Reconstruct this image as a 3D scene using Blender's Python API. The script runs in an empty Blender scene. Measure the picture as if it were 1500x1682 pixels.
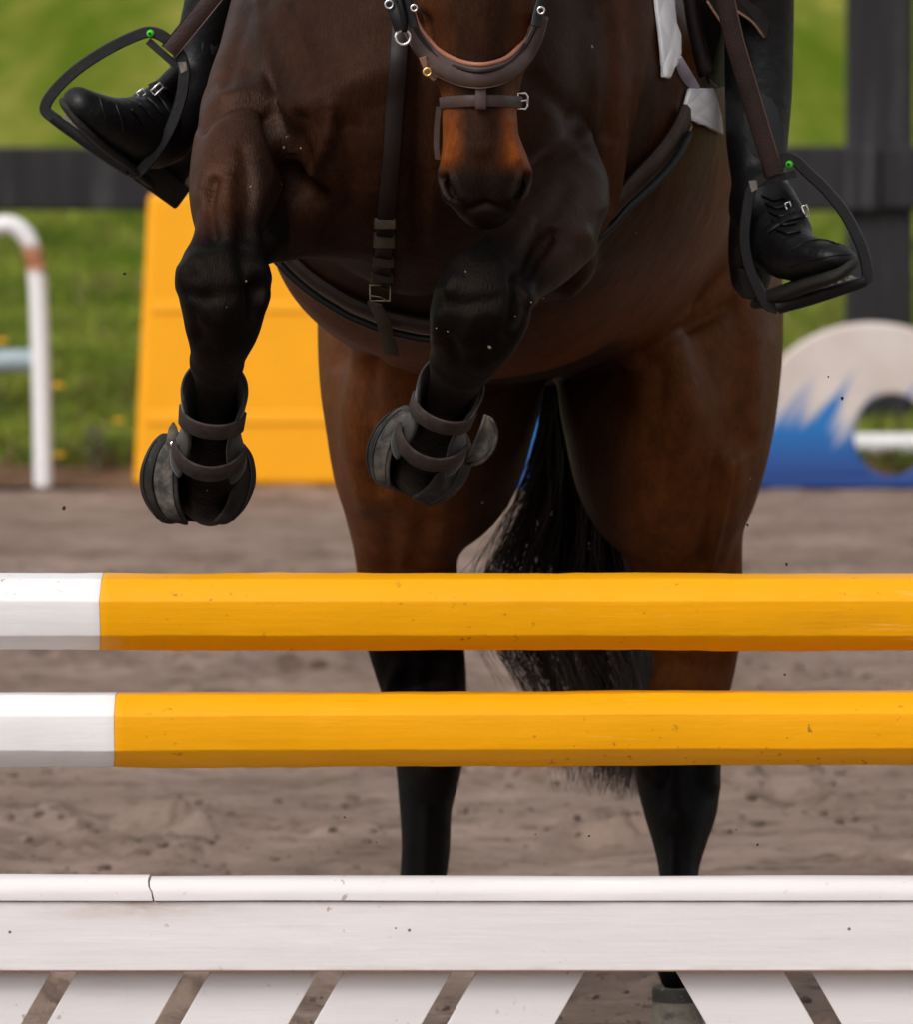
import bpy, bmesh, math, random
import numpy as np
from mathutils import Vector, Matrix
from mathutils.bvhtree import BVHTree

random.seed(7); rng = np.random.default_rng(7)
sc = bpy.context.scene
col = sc.collection

# ------------------------------------------------------------------ camera
F = 13300.0          # focal length in photo pixels (1500 wide)
CD = 10.0            # camera distance to the jump plane (Y = 0)
CH = 1.47            # camera height
PITCH = math.atan(837.0 / F)
cam_d = bpy.data.cameras.new('camera'); cam = bpy.data.objects.new('camera', cam_d); col.objects.link(cam)
cam.location = (0, -CD, CH); cam.rotation_euler = (math.pi / 2 - PITCH, 0, 0)
cam_d.sensor_fit = 'HORIZONTAL'; cam_d.sensor_width = 36.0; cam_d.lens = 36.0 * F / 1500.0
cam_d.clip_start = 0.1; cam_d.clip_end = 2000
cam_d.dof.use_dof = True; cam_d.dof.focus_distance = 10.42; cam_d.dof.aperture_fstop = 11.0
cam_d.dof.aperture_blades = 9
sc.camera = cam

# ------------------------------------------------------------------ light
SUN_EL, SUN_AZ = 46.0, 214.0     # azimuth from +Y, clockwise: behind the camera, to its left
w = bpy.data.worlds.new('World'); sc.world = w; w.use_nodes = True
nt = w.node_tree; nt.nodes.clear()
out = nt.nodes.new('ShaderNodeOutputWorld'); bg = nt.nodes.new('ShaderNodeBackground')
sky = nt.nodes.new('ShaderNodeTexSky'); sky.sky_type = 'NISHITA'; sky.sun_disc = False
sky.sun_elevation = math.radians(SUN_EL); sky.sun_rotation = math.radians(SUN_AZ)
sky.dust_density = 4.0; sky.air_density = 1.0
hs = nt.nodes.new('ShaderNodeHueSaturation'); hs.inputs['Saturation'].default_value = 0.12
nt.links.new(sky.outputs[0], hs.inputs['Color']); nt.links.new(hs.outputs[0], bg.inputs[0])
bg.inputs[1].default_value = 0.145
nt.links.new(bg.outputs[0], out.inputs[0])
sl = bpy.data.lights.new('sun', 'SUN'); sl.energy = 1.12; sl.angle = math.radians(24); sl.color = (1.0, 0.95, 0.9)
sun = bpy.data.objects.new('sun', sl); col.objects.link(sun)
a, e = math.radians(SUN_AZ), math.radians(SUN_EL)
sdir = Vector((math.sin(a) * math.cos(e), math.cos(a) * math.cos(e), math.sin(e)))
sun.rotation_euler = sdir.to_track_quat('Z', 'Y').to_euler(); sun.location = sdir * 30
vs = sc.view_settings
vs.view_transform = 'Standard'; vs.look = 'None'; vs.gamma = 1.0; vs.exposure = 0.12; vs.use_curve_mapping = False
sc.cycles.max_bounces = 6

# ------------------------------------------------------------------ helpers
CT, ST = math.cos(PITCH), math.sin(PITCH)
def raydir(px, py):
    x = (px - 750.0) / F; y = (841.0 - py) / F
    return Vector((x, CT + ST * y, -ST + CT * y))
CAMP = Vector((0, -CD, CH))
def P(px, py, Y):
    d = raydir(px, py)
    return CAMP + d * ((CD + Y) / d.y)
def M(px, Y):
    return px * (CD + Y) / F
def proj(V):
    V = np.asarray(V) - np.array(CAMP)
    z = V[:, 1] * CT - V[:, 2] * ST; y = V[:, 1] * ST + V[:, 2] * CT
    return 750 + F * V[:, 0] / z, 841 - F * y / z

def make(name, verts, faces, mat=None, parent=None, smooth=True):
    me = bpy.data.meshes.new(name)
    me.from_pydata([tuple(v) for v in verts], [], [tuple(f) for f in faces]); me.update()
    if smooth: me.polygons.foreach_set('use_smooth', [True] * len(me.polygons))
    o = bpy.data.objects.new(name, me); col.objects.link(o)
    if mat: me.materials.append(mat)
    if parent: o.parent = parent
    return o
def make_np(name, V, Fq, mat, parent=None, smooth=True, colors=None):
    """fast mesh from numpy; Fq (n,k) faces all of the same size"""
    V = np.asarray(V, np.float32); Fq = np.asarray(Fq, np.int32)
    me = bpy.data.meshes.new(name); n, k = Fq.shape
    me.vertices.add(len(V)); me.vertices.foreach_set('co', V.ravel())
    me.loops.add(n * k); me.loops.foreach_set('vertex_index', Fq.ravel())
    me.polygons.add(n); me.polygons.foreach_set('loop_start', np.arange(0, n * k, k, dtype=np.int32))
    me.polygons.foreach_set('use_smooth', np.full(n, smooth))
    me.update(calc_edges=True)
    if colors is not None:
        at = me.color_attributes.new('Col', 'FLOAT_COLOR', 'POINT')
        c = np.ones((len(V), 4), np.float32); c[:, :colors.shape[1]] = colors
        at.data.foreach_set('color', c.ravel())
    me.validate()
    o = bpy.data.objects.new(name, me); col.objects.link(o)
    if mat: me.materials.append(mat)
    if parent: o.parent = parent
    return o
def tag(o, label=None, cat=None, group=None, kind=None):
    if label: o['label'] = label
    if cat: o['category'] = cat
    if group: o['group'] = group
    if kind: o['kind'] = kind
    return o
def thing(name, label, cat, loc=(0, 0, 0), group=None):
    o = bpy.data.objects.new(name, None); col.objects.link(o); o.empty_display_size = 0.1
    o.location = loc
    return tag(o, label, cat, group)
def attach(o, t):
    """parent keeping the world position (thing empties carry only a location)"""
    o.parent = t; o.matrix_parent_inverse = Matrix.Translation(-Vector(t.location)); return o
def bevel(o, wd, seg=2):
    m = o.modifiers.new('bevel', 'BEVEL'); m.width = wd; m.segments = seg; m.limit_method = 'ANGLE'; m.angle_limit = math.radians(40)
    return o
def smoothstep(a, b, x):
    t = np.clip((x - a) / (b - a), 0, 1); return t * t * (3 - 2 * t)

# value noise in numpy
_T = rng.random((64, 64, 64)).astype(np.float32)
def vnoise(x, y, z=0.0):
    x, y, z = np.broadcast_arrays(np.asarray(x, float), np.asarray(y, float), np.asarray(z, float))
    xi, yi, zi = np.floor(x).astype(int), np.floor(y).astype(int), np.floor(z).astype(int)
    fx, fy, fz = x - xi, y - yi, z - zi
    fx = fx * fx * (3 - 2 * fx); fy = fy * fy * (3 - 2 * fy); fz = fz * fz * (3 - 2 * fz)
    g = lambda a, b, c: _T[(xi + a) & 63, (yi + b) & 63, (zi + c) & 63]
    l = lambda p, q, t: p + (q - p) * t
    return l(l(l(g(0,0,0), g(1,0,0), fx), l(g(0,1,0), g(1,1,0), fx), fy),
             l(l(g(0,0,1), g(1,0,1), fx), l(g(0,1,1), g(1,1,1), fx), fy), fz) * 2 - 1
def fbm(x, y, z=0.0, o=4):
    s = 0; a_ = 0.5
    for i in range(o):
        s = s + a_ * vnoise(np.asarray(x) * 2 ** i + 17 * i, np.asarray(y) * 2 ** i + 5 * i, np.asarray(z) * 2 ** i)
        a_ *= 0.5
    return s

# ---- tubes, straps
def catmull(pts, n):
    pts = [np.asarray(p, float) for p in pts]
    pts = [2 * pts[0] - pts[1]] + pts + [2 * pts[-1] - pts[-2]]
    res = []
    for i in range(1, len(pts) - 2):
        p0, p1, p2, p3 = pts[i - 1:i + 3]
        for k in range(n):
            t = k / n
            res.append(0.5 * (2 * p1 + (p2 - p0) * t + (2 * p0 - 5 * p1 + 4 * p2 - p3) * t * t + (3 * p1 - p0 - 3 * p2 + p3) * t ** 3))
    res.append(pts[-2])
    return np.array(res)
def sweep(name, pts, wd, th, mat, parent=None, nrm=None, n=6, closed=False, rnd=0.35, spline=True):
    """rounded-rectangle section swept along pts; wd = half width (list or float), th = half thickness,
    nrm = outward normals (list or one vector): thickness direction"""
    pts = np.array([tuple(p) for p in pts], float); N0 = len(pts)
    wd = np.broadcast_to(np.asarray(wd, float), (N0,)); th = np.broadcast_to(np.asarray(th, float), (N0,))
    if nrm is None: nrm = (0, -1, 0)
    nrm = np.array([tuple(v) for v in nrm], float) if np.ndim(nrm[0]) or isinstance(nrm[0], Vector) else np.tile(np.array(nrm, float), (N0, 1))
    A = np.concatenate([pts, wd[:, None], th[:, None], nrm], 1)
    if spline and n > 1:
        if closed: 
            B = catmull(list(A) + [A[0]], n)[:-1] if False else None
            AA = list(A[-2:]) + list(A) + list(A[:2]); B = catmull(AA, n); B = B[2 * n: 2 * n + N0 * n]
        else: B = catmull(list(A), n)
    else: B = A
    pts, wd, th, nrm = B[:, :3], B[:, 3], B[:, 4], B[:, 5:8]
    K = len(pts)
    if closed: tan = np.roll(pts, -1, 0) - np.roll(pts, 1, 0)
    else: tan = np.gradient(pts, axis=0)
    tan /= np.linalg.norm(tan, axis=1)[:, None] + 1e-12
    sd = np.cross(tan, nrm); sd /= np.linalg.norm(sd, axis=1)[:, None] + 1e-12
    nn = np.cross(sd, tan)
    r = rnd
    sec = [(-1, -1 + r * 1.2), (-1 + r * .35, -1), (1 - r * .35, -1), (1, -1 + r * 1.2), (1, 1 - r * 1.2), (1 - r * .35, 1), (-1 + r * .35, 1), (-1, 1 - r * 1.2)]
    if rnd >= 1: sec = [(math.cos(q * math.pi / 5), math.sin(q * math.pi / 5)) for q in range(10)]
    S = len(sec); V = np.zeros((K, S, 3))
    for j, (u, v) in enumerate(sec): V[:, j] = pts + sd * (wd * u)[:, None] + nn * (th * v)[:, None]
    f = []
    for i in range(K if closed else K - 1):
        i2 = (i + 1) % K
        for j in range(S):
            j2 = (j + 1) % S; f.append((i * S + j, i * S + j2, i2 * S + j2, i2 * S + j))
    if not closed:
        f.append(tuple(range(S - 1, -1, -1))); f.append(tuple((K - 1) * S + j for j in range(S)))
    o = make(name, V.reshape(-1, 3), f, mat, None)
    bm = bmesh.new(); bm.from_mesh(o.data); bmesh.ops.recalc_face_normals(bm, faces=bm.faces); bm.to_mesh(o.data); bm.free()
    if parent: attach(o, parent) if parent.type == 'EMPTY' else setattr(o, 'parent', parent)
    if rnd < 1:
        for p in o.data.polygons: p.use_smooth = True
        m = o.modifiers.new('edges', 'EDGE_SPLIT'); m.split_angle = math.radians(50)
    return o
def tube(name, pts, r, mat, parent=None, n=6, closed=False, nrm=(0, -1, 0.001)):
    return sweep(name, pts, r, r, mat, parent, nrm, n, closed, rnd=1.0)
def box(name, lo, hi, mat, parent=None, bev=0.0):
    x0, y0, z0 = lo; x1, y1, z1 = hi
    v = [(x0,y0,z0),(x1,y0,z0),(x1,y1,z0),(x0,y1,z0),(x0,y0,z1),(x1,y0,z1),(x1,y1,z1),(x0,y1,z1)]
    f = [(3,2,1,0),(4,5,6,7),(0,1,5,4),(1,2,6,5),(2,3,7,6),(3,0,4,7)]
    o = make(name, v, f, mat, None, smooth=False)
    if parent: attach(o, parent) if parent.type == 'EMPTY' else setattr(o, 'parent', parent)
    if bev: bevel(o, bev)
    return o
def prism(name, poly, depthvec, mat, parent=None, bev=0.0):
    """poly: list of 3D points (front face), extruded by depthvec"""
    n = len(poly); dv = Vector(depthvec)
    v = [Vector(p) for p in poly] + [Vector(p) + dv for p in poly]
    f = [tuple(range(n)), tuple(range(2 * n - 1, n - 1, -1))] + [(i, i + n, (i + 1) % n + n, (i + 1) % n) for i in range(n)]
    o = make(name, v, f, mat, None, smooth=False)
    bm = bmesh.new(); bm.from_mesh(o.data); bmesh.ops.recalc_face_normals(bm, faces=bm.faces); bm.to_mesh(o.data); bm.free()
    if parent: attach(o, parent) if parent.type == 'EMPTY' else setattr(o, 'parent', parent)
    if bev: bevel(o, bev)
    return o

# ------------------------------------------------------------------ materials
def nodes(name):
    m = bpy.data.materials.new(name); m.use_nodes = True; t = m.node_tree
    b = t.nodes['Principled BSDF']
    return m, t, b
def tex(t, scale, detail=4, rough=0.55, stretch=None, dist=0.0, coords='Object'):
    c = t.nodes.new('ShaderNodeTexCoord'); n = t.nodes.new('ShaderNodeTexNoise')
    n.inputs['Scale'].default_value = scale; n.inputs['Detail'].default_value = detail
    n.inputs['Roughness'].default_value = rough; n.inputs['Distortion'].default_value = dist
    if stretch:
        mp = t.nodes.new('ShaderNodeMapping'); mp.inputs['Scale'].default_value = stretch
        t.links.new(c.outputs[coords], mp.inputs[0]); t.links.new(mp.outputs[0], n.inputs['Vector'])
    else: t.links.new(c.outputs[coords], n.inputs['Vector'])
    return n.outputs['Fac']
def ramp(t, fac, p0, p1, c0=(0, 0, 0, 1), c1=(1, 1, 1, 1)):
    r = t.nodes.new('ShaderNodeValToRGB'); r.color_ramp.elements[0].position = p0; r.color_ramp.elements[1].position = p1
    r.color_ramp.elements[0].color = c0; r.color_ramp.elements[1].color = c1
    t.links.new(fac, r.inputs[0]); return r.outputs[0]
def mix(t, fac, a_, b_, mode='MIX'):
    n = t.nodes.new('ShaderNodeMix'); n.data_type = 'RGBA'; n.blend_type = mode
    for inp, v in ((n.inputs[0], fac), (n.inputs[6], a_), (n.inputs[7], b_)):
        if isinstance(v, (int, float)): inp.default_value = v
        elif isinstance(v, (tuple, list)): inp.default_value = tuple(v) + ((1,) if len(v) == 3 else ())
        else: t.links.new(v, inp)
    return n.outputs[2]
def bump(t, b, h, strength, dist=0.01):
    n = t.nodes.new('ShaderNodeBump'); n.inputs['Strength'].default_value = strength; n.inputs['Distance'].default_value = dist
    t.links.new(h, n.inputs['Height'])
    if b.inputs['Normal'].is_linked: t.links.new(b.inputs['Normal'].links[0].from_socket, n.inputs['Normal'])
    t.links.new(n.outputs[0], b.inputs['Normal'])
def sc3(c, k): return tuple(min(1, x * k) for x in c)
def pm(name, c, rough=0.5, var=0.15, vs_=12, bmp=0.2, bs=150, spec=0.5, metal=0.0, bdist=0.002, stretch=None, dirt=None, dirt_amt=(0.55, 0.75), dirt_scale=8, sheen=0.0):
    m, t, b = nodes(name)
    base = mix(t, ramp(t, tex(t, vs_, 5, stretch=stretch), 0.3, 0.7), sc3(c, 1 - var), sc3(c, 1 + var))
    if dirt is not None:
        base = mix(t, ramp(t, tex(t, dirt_scale, 6, 0.65, stretch=stretch), *dirt_amt), base, dirt)
    t.links.new(base, b.inputs['Base Color'])
    b.inputs['Roughness'].default_value = rough; b.inputs['Metallic'].default_value = metal
    b.inputs['Specular IOR Level'].default_value = spec
    if sheen: b.inputs['Sheen Weight'].default_value = sheen; b.inputs['Sheen Roughness'].default_value = 0.4
    if bmp: bump(t, b, tex(t, bs, 3, stretch=stretch), bmp, bdist)
    return m

def paint_mat(name, c, chip, rough=0.42, gr=0.3, stain=None):
    """brushed-on gloss paint over old wood: grain along X, knocks, dirt specks"""
    m, t, b = nodes(name)
    base = mix(t, ramp(t, tex(t, 6, 5, stretch=(0.5, 4, 4)), 0.3, 0.72), sc3(c, 0.93), sc3(c, 1.03))
    specks = ramp(t, tex(t, 90, 2, 0.5), 0.66, 0.72)
    patch = ramp(t, tex(t, 5, 4), 0.5, 0.62)
    sp = mix(t, 1.0, specks, patch, 'MULTIPLY')
    f = t.nodes.new('ShaderNodeMath'); f.operation = 'MULTIPLY'; f.inputs[1].default_value = 0.75
    t.links.new(sp, f.inputs[0])
    base = mix(t, f.outputs[0], base, chip)
    smear = ramp(t, tex(t, 9, 6, 0.7, stretch=(0.35, 2, 2)), 0.60, 0.85)
    f2 = t.nodes.new('ShaderNodeMath'); f2.operation = 'MULTIPLY'; f2.inputs[1].default_value = 0.30
    t.links.new(smear, f2.inputs[0])
    base = mix(t, f2.outputs[0], base, chip)
    if stain:
        gc = t.nodes.new('ShaderNodeTexCoord'); gs_ = t.nodes.new('ShaderNodeSeparateXYZ'); t.links.new(gc.outputs['Object'], gs_.inputs[0])
        def near(sock, c0, r0, r1):
            d_ = t.nodes.new('ShaderNodeMath'); d_.operation = 'SUBTRACT'; d_.inputs[1].default_value = c0; t.links.new(sock, d_.inputs[0])
            a2 = t.nodes.new('ShaderNodeMath'); a2.operation = 'ABSOLUTE'; t.links.new(d_.outputs[0], a2.inputs[0])
            return ramp(t, a2.outputs[0], r0, r1, (1, 1, 1, 1), (0, 0, 0, 1))
        run = mix(t, 1.0, mix(t, 1.0, near(gs_.outputs['X'], stain[0], 0.02, 0.16), near(gs_.outputs['Z'], stain[1], 0.002, 0.030), 'MULTIPLY'), ramp(t, tex(t, 22, 5, 0.65, stretch=(0.5, 2, 2)), 0.38, 0.62), 'MULTIPLY')
        crev = mix(t, 1.0, near(gs_.outputs['Z'], stain[1], 0.0005, 0.009), ramp(t, tex(t, 9, 4, 0.6), 0.40, 0.66), 'MULTIPLY')
        low = mix(t, 1.0, near(gs_.outputs['Z'], stain[2], 0.0005, 0.006), ramp(t, tex(t, 12, 4, 0.6), 0.46, 0.66), 'MULTIPLY')
        for sk, am in ((run, 0.55), (crev, 0.45), (low, 0.5)):
            fm_ = t.nodes.new('ShaderNodeMath'); fm_.operation = 'MULTIPLY'; fm_.inputs[1].default_value = am; t.links.new(sk, fm_.inputs[0])
            base = mix(t, fm_.outputs[0], base, chip)
    sc_ = mix(t, 1.0, ramp(t, tex(t, 26, 4, 0.6, stretch=(0.25, 5, 5), dist=0.6), 0.64, 0.70), ramp(t, tex(t, 3.5, 3), 0.48, 0.60), 'MULTIPLY')
    f3 = t.nodes.new('ShaderNodeMath'); f3.operation = 'MULTIPLY'; f3.inputs[1].default_value = 0.35; t.links.new(sc_, f3.inputs[0])
    base = mix(t, f3.outputs[0], base, sc3(tuple(x + 0.12 for x in c), 1.1))
    t.links.new(base, b.inputs['Base Color']); b.inputs['Roughness'].default_value = rough; b.inputs['Specular IOR Level'].default_value = 0.16
    bump(t, b, tex(t, 30, 5, 0.6, stretch=(0.15, 3, 3)), gr, 0.002)
    bump(t, b, tex(t, 14, 4, 0.6, stretch=(0.6, 1, 1)), 0.4, 0.004)
    return m

MAT = {}
MAT['white_paint'] = paint_mat('white_paint', (0.78, 0.755, 0.755), (0.32, 0.22, 0.17))
MAT['yellow_paint'] = paint_mat('yellow_paint', (0.80, 0.345, 0.002), (0.22, 0.10, 0.02), 0.40)
MAT['gate_paint'] = paint_mat('gate_paint', (0.74, 0.70, 0.70), (0.34, 0.22, 0.17), 0.5, 0.28)
MAT['plank_paint'] = paint_mat('plank_paint', (0.74, 0.70, 0.70), (0.36, 0.22, 0.16), 0.5, 0.28, (P(240, 1478, 0).x, P(240, 1478, 0).z, P(240, 1592, 0).z))
MAT['joint_wood'] = pm('joint_wood', (0.20, 0.10, 0.06), 0.8)
MAT['screw'] = pm('screw_metal', (0.25, 0.2, 0.18), 0.5, metal=0.6)
MAT['leather'] = pm('brown_leather', (0.055, 0.033, 0.029), 0.5, 0.25, 30, 0.35, 400, spec=0.3, bdist=0.0006)
MAT['leather_dark'] = pm('dark_leather', (0.011, 0.0065, 0.0055), 0.5, 0.25, 30, 0.35, 400, spec=0.2, bdist=0.0006)
MAT['stirrup_leather'] = pm('red_brown_leather', (0.024, 0.0105, 0.0085), 0.5, 0.25, 30, 0.4, 300, spec=0.25)
MAT['dull_edge'] = pm('worn_edge', (0.10, 0.05, 0.038), 0.6)
MAT['leather_edge'] = pm('cut_leather_edge', (0.22, 0.115, 0.075), 0.6)
MAT['leather_black'] = pm('black_leather', (0.0045, 0.004, 0.0045), 0.42, 0.25, 25, 0.3, 300, spec=0.3, bdist=0.0008)
MAT['strap'] = pm('brown_strap', (0.046, 0.034, 0.031), 0.75, 0.35, 60, 0.6, 300, spec=0.2, bdist=0.001)
MAT['girth'] = pm('girth_leather', (0.040, 0.0255, 0.0205), 0.55, 0.3, 30, 0.4, 200, spec=0.2)
MAT['keeper'] = pm('olive_leather', (0.030, 0.021, 0.012), 0.6, 0.3, 50, 0.3, 300, spec=0.2)
MAT['piping'] = pm('tan_piping', (0.27, 0.105, 0.06), 0.5)
MAT['silver'] = pm('steel', (0.75, 0.73, 0.74), 0.22, 0.05, metal=1.0, bmp=0)
MAT['dull_metal'] = pm('tarnished_metal', (0.30, 0.25, 0.17), 0.4, 0.2, 60, metal=1.0, bmp=0)
MAT['brass'] = pm('brass', (0.75, 0.48, 0.14), 0.28, 0.05, metal=1.0, bmp=0)
MAT['iron'] = pm('black_aluminium', (0.0095, 0.009, 0.010), 0.55, 0.25, 40, 0.3, 200, spec=0.3, dirt=(0.04, 0.034, 0.03), dirt_amt=(0.6, 0.85), dirt_scale=40)
MAT['tread'] = pm('steel_tread', (0.20, 0.17, 0.15), 0.5, 0.4, 60, 0.3, 200, metal=0.5)
MAT['green'] = pm('green_plastic', (0.06, 0.55, 0.02), 0.3, bmp=0)
MAT['boot_black'] = pm('boot_leather', (0.0045, 0.0042, 0.0052), 0.48, 0.3, 20, 0.6, 38, bdist=0.004, spec=0.32, dirt=(0.02, 0.017, 0.014), dirt_amt=(0.6, 0.8), dirt_scale=22)
MAT['sole'] = pm('dusty_sole_rubber', (0.012, 0.0098, 0.008), 0.8, 0.4, 40, 0.5, 120)
MAT['breeches'] = pm('dark_breeches', (0.02, 0.02, 0.024), 0.8, 0.1)
MAT['neoprene'] = pm('dark_neoprene', (0.014, 0.0115, 0.0105), 0.75, 0.3, 40, 0.5, 400, bdist=0.001, sheen=0.2)
MAT['dusty_shell'] = pm('dusty_shell', (0.035, 0.032, 0.030), 0.7, 0.4, 30, 0.6, 120, bdist=0.002, spec=0.2, dirt=(0.135, 0.115, 0.095), dirt_amt=(0.40, 0.66), dirt_scale=45)
MAT['mid_shell'] = pm('worn_shell', (0.032, 0.029, 0.027), 0.65, 0.4, 30, 0.5, 120, bdist=0.002, spec=0.2, dirt=(0.12, 0.10, 0.082), dirt_amt=(0.45, 0.72), dirt_scale=30)
MAT['dark_shell'] = pm('dark_shell', (0.016, 0.0145, 0.013), 0.65, 0.4, 30, 0.5, 120, bdist=0.002, spec=0.2, dirt=(0.055, 0.045, 0.036), dirt_amt=(0.5, 0.75), dirt_scale=30)
MAT['pad'] = pm('white_quilt', (0.82, 0.80, 0.82), 0.85, 0.06, 20, 0.5, 260, bdist=0.0015, dirt=(0.55, 0.50, 0.47), dirt_amt=(0.6, 0.85))
MAT['webbing'] = pm('lilac_webbing', (0.40, 0.36, 0.46), 0.8)
MAT['hoof'] = pm('dusty_hoof', (0.16, 0.135, 0.105), 0.8, 0.4, 30, 0.5, 60, dirt=(0.05, 0.042, 0.035), dirt_amt=(0.45, 0.65), dirt_scale=30)
MAT['coronet'] = pm('muddy_coronet', (0.018, 0.015, 0.013), 0.8, 0.5, 60, 0.6, 100, dirt=(0.2, 0.17, 0.14), dirt_amt=(0.62, 0.72), dirt_scale=90)
MAT['fence'] = pm('black_fence_paint', (0.022, 0.0205, 0.022), 0.7, 0.3, 3, 0.4, 40, stretch=(6, 1, 0.5), dirt=(0.075, 0.07, 0.075), dirt_amt=(0.56, 0.74), dirt_scale=3, spec=0.2)
MAT['panel'] = pm('yellow_plastic', (0.88, 0.375, 0.008), 0.5, 0.03, 4, 0.0, spec=0.25, dirt=(0.55, 0.20, 0.006), dirt_amt=(0.68, 0.8), dirt_scale=14)
MAT['blue_grey'] = pm('blue_grey_paint', (0.30, 0.37, 0.40), 0.5, 0.08)
MAT['concrete_white'] = pm('white_pvc', (0.75, 0.73, 0.72), 0.5, 0.05)

# rusty white pipe: a rust band on the bend
def m_pipe():
    m, t, b = nodes('rusty_white_pipe')
    c = t.nodes.new('ShaderNodeTexCoord'); s = t.nodes.new('ShaderNodeSeparateXYZ'); t.links.new(c.outputs['Object'], s.inputs[0])
    n = tex(t, 18, 4)
    ad = t.nodes.new('ShaderNodeMath'); ad.operation = 'MULTIPLY_ADD'; ad.inputs[1].default_value = 0.05
    t.links.new(n, ad.inputs[0]); t.links.new(s.outputs['Z'], ad.inputs[2])
    z0 = P(60, 425, 14.55).z + 0.025
    sb = t.nodes.new('ShaderNodeMath'); sb.operation = 'SUBTRACT'; sb.inputs[1].default_value = z0; t.links.new(ad.outputs[0], sb.inputs[0])
    ab = t.nodes.new('ShaderNodeMath'); ab.operation = 'ABSOLUTE'; t.links.new(sb.outputs[0], ab.inputs[0])
    gx = t.nodes.new('ShaderNodeMath'); gx.operation = 'GREATER_THAN'; gx.inputs[1].default_value = -1.35; t.links.new(s.outputs['X'], gx.inputs[0])
    r = ramp(t, ab.outputs[0], 0.028, 0.055, (1, 1, 1, 1), (0, 0, 0, 1))
    fm = mix(t, 1.0, r, gx.outputs[0], 'MULTIPLY')
    rust = mix(t, ramp(t, tex(t, 40, 4), 0.4, 0.6), (0.16, 0.045, 0.015), (0.55, 0.25, 0.13))
    t.links.new(mix(t, fm, (0.76, 0.74, 0.74), rust), b.inputs['Base Color']); b.inputs['Roughness'].default_value = 0.45
    return m
MAT['pipe'] = m_pipe()

# wave filler: cream paint above, blue wave with slanted brush strokes below
def m_wave():
    m, t, b = nodes('wave_paint')
    c = t.nodes.new('ShaderNodeTexCoord'); s = t.nodes.new('ShaderNodeSeparateXYZ'); t.links.new(c.outputs['Object'], s.inputs[0])
    # strokes lean to the right going up: coordinate x - 0.55 z
    sh = t.nodes.new('ShaderNodeMath'); sh.operation = 'MULTIPLY_ADD'; sh.inputs[1].default_value = -0.62
    t.links.new(s.outputs['Z'], sh.inputs[0]); t.links.new(s.outputs['X'], sh.inputs[2])
    cv = t.nodes.new('ShaderNodeCombineXYZ'); t.links.new(sh.outputs[0], cv.inputs[0])
    z2 = t.nodes.new('ShaderNodeMath'); z2.operation = 'MULTIPLY'; z2.inputs[1].default_value = 0.13; t.links.new(s.outputs['Z'], z2.inputs[0]); t.links.new(z2.outputs[0], cv.inputs[2])
    n = t.nodes.new('ShaderNodeTexNoise'); n.inputs['Scale'].default_value = 19.0; n.inputs['Detail'].default_value = 2.0; t.links.new(cv.outputs[0], n.inputs['Vector'])
    h = t.nodes.new('ShaderNodeMath'); h.operation = 'MULTIPLY_ADD'; h.inputs[1].default_value = -0.46
    t.links.new(n.outputs['Fac'], h.inputs[0]); t.links.new(s.outputs['Z'], h.inputs[2])   # z - .62*n
    r = ramp(t, h.outputs[0], 0.0, 1.0)
    r2 = t.nodes.new('ShaderNodeMapRange'); r2.inputs['From Min'].default_value = -0.040; r2.inputs['From Max'].default_value = 0.060
    t.links.new(h.outputs[0], r2.inputs['Value'])
    blue = mix(t, ramp(t, s.outputs['Z'], 0.06, 0.20), (0.010, 0.052, 0.23), (0.003, 0.140, 0.42))
    cream = mix(t, ramp(t, tex(t, 6, 4), 0.35, 0.7), (0.52, 0.44, 0.40), (0.60, 0.53, 0.49))
    t.links.new(mix(t, r2.outputs[0], blue, cream), b.inputs['Base Color']); b.inputs['Roughness'].default_value = 0.55
    return m
MAT['wave'] = m_wave()

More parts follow.
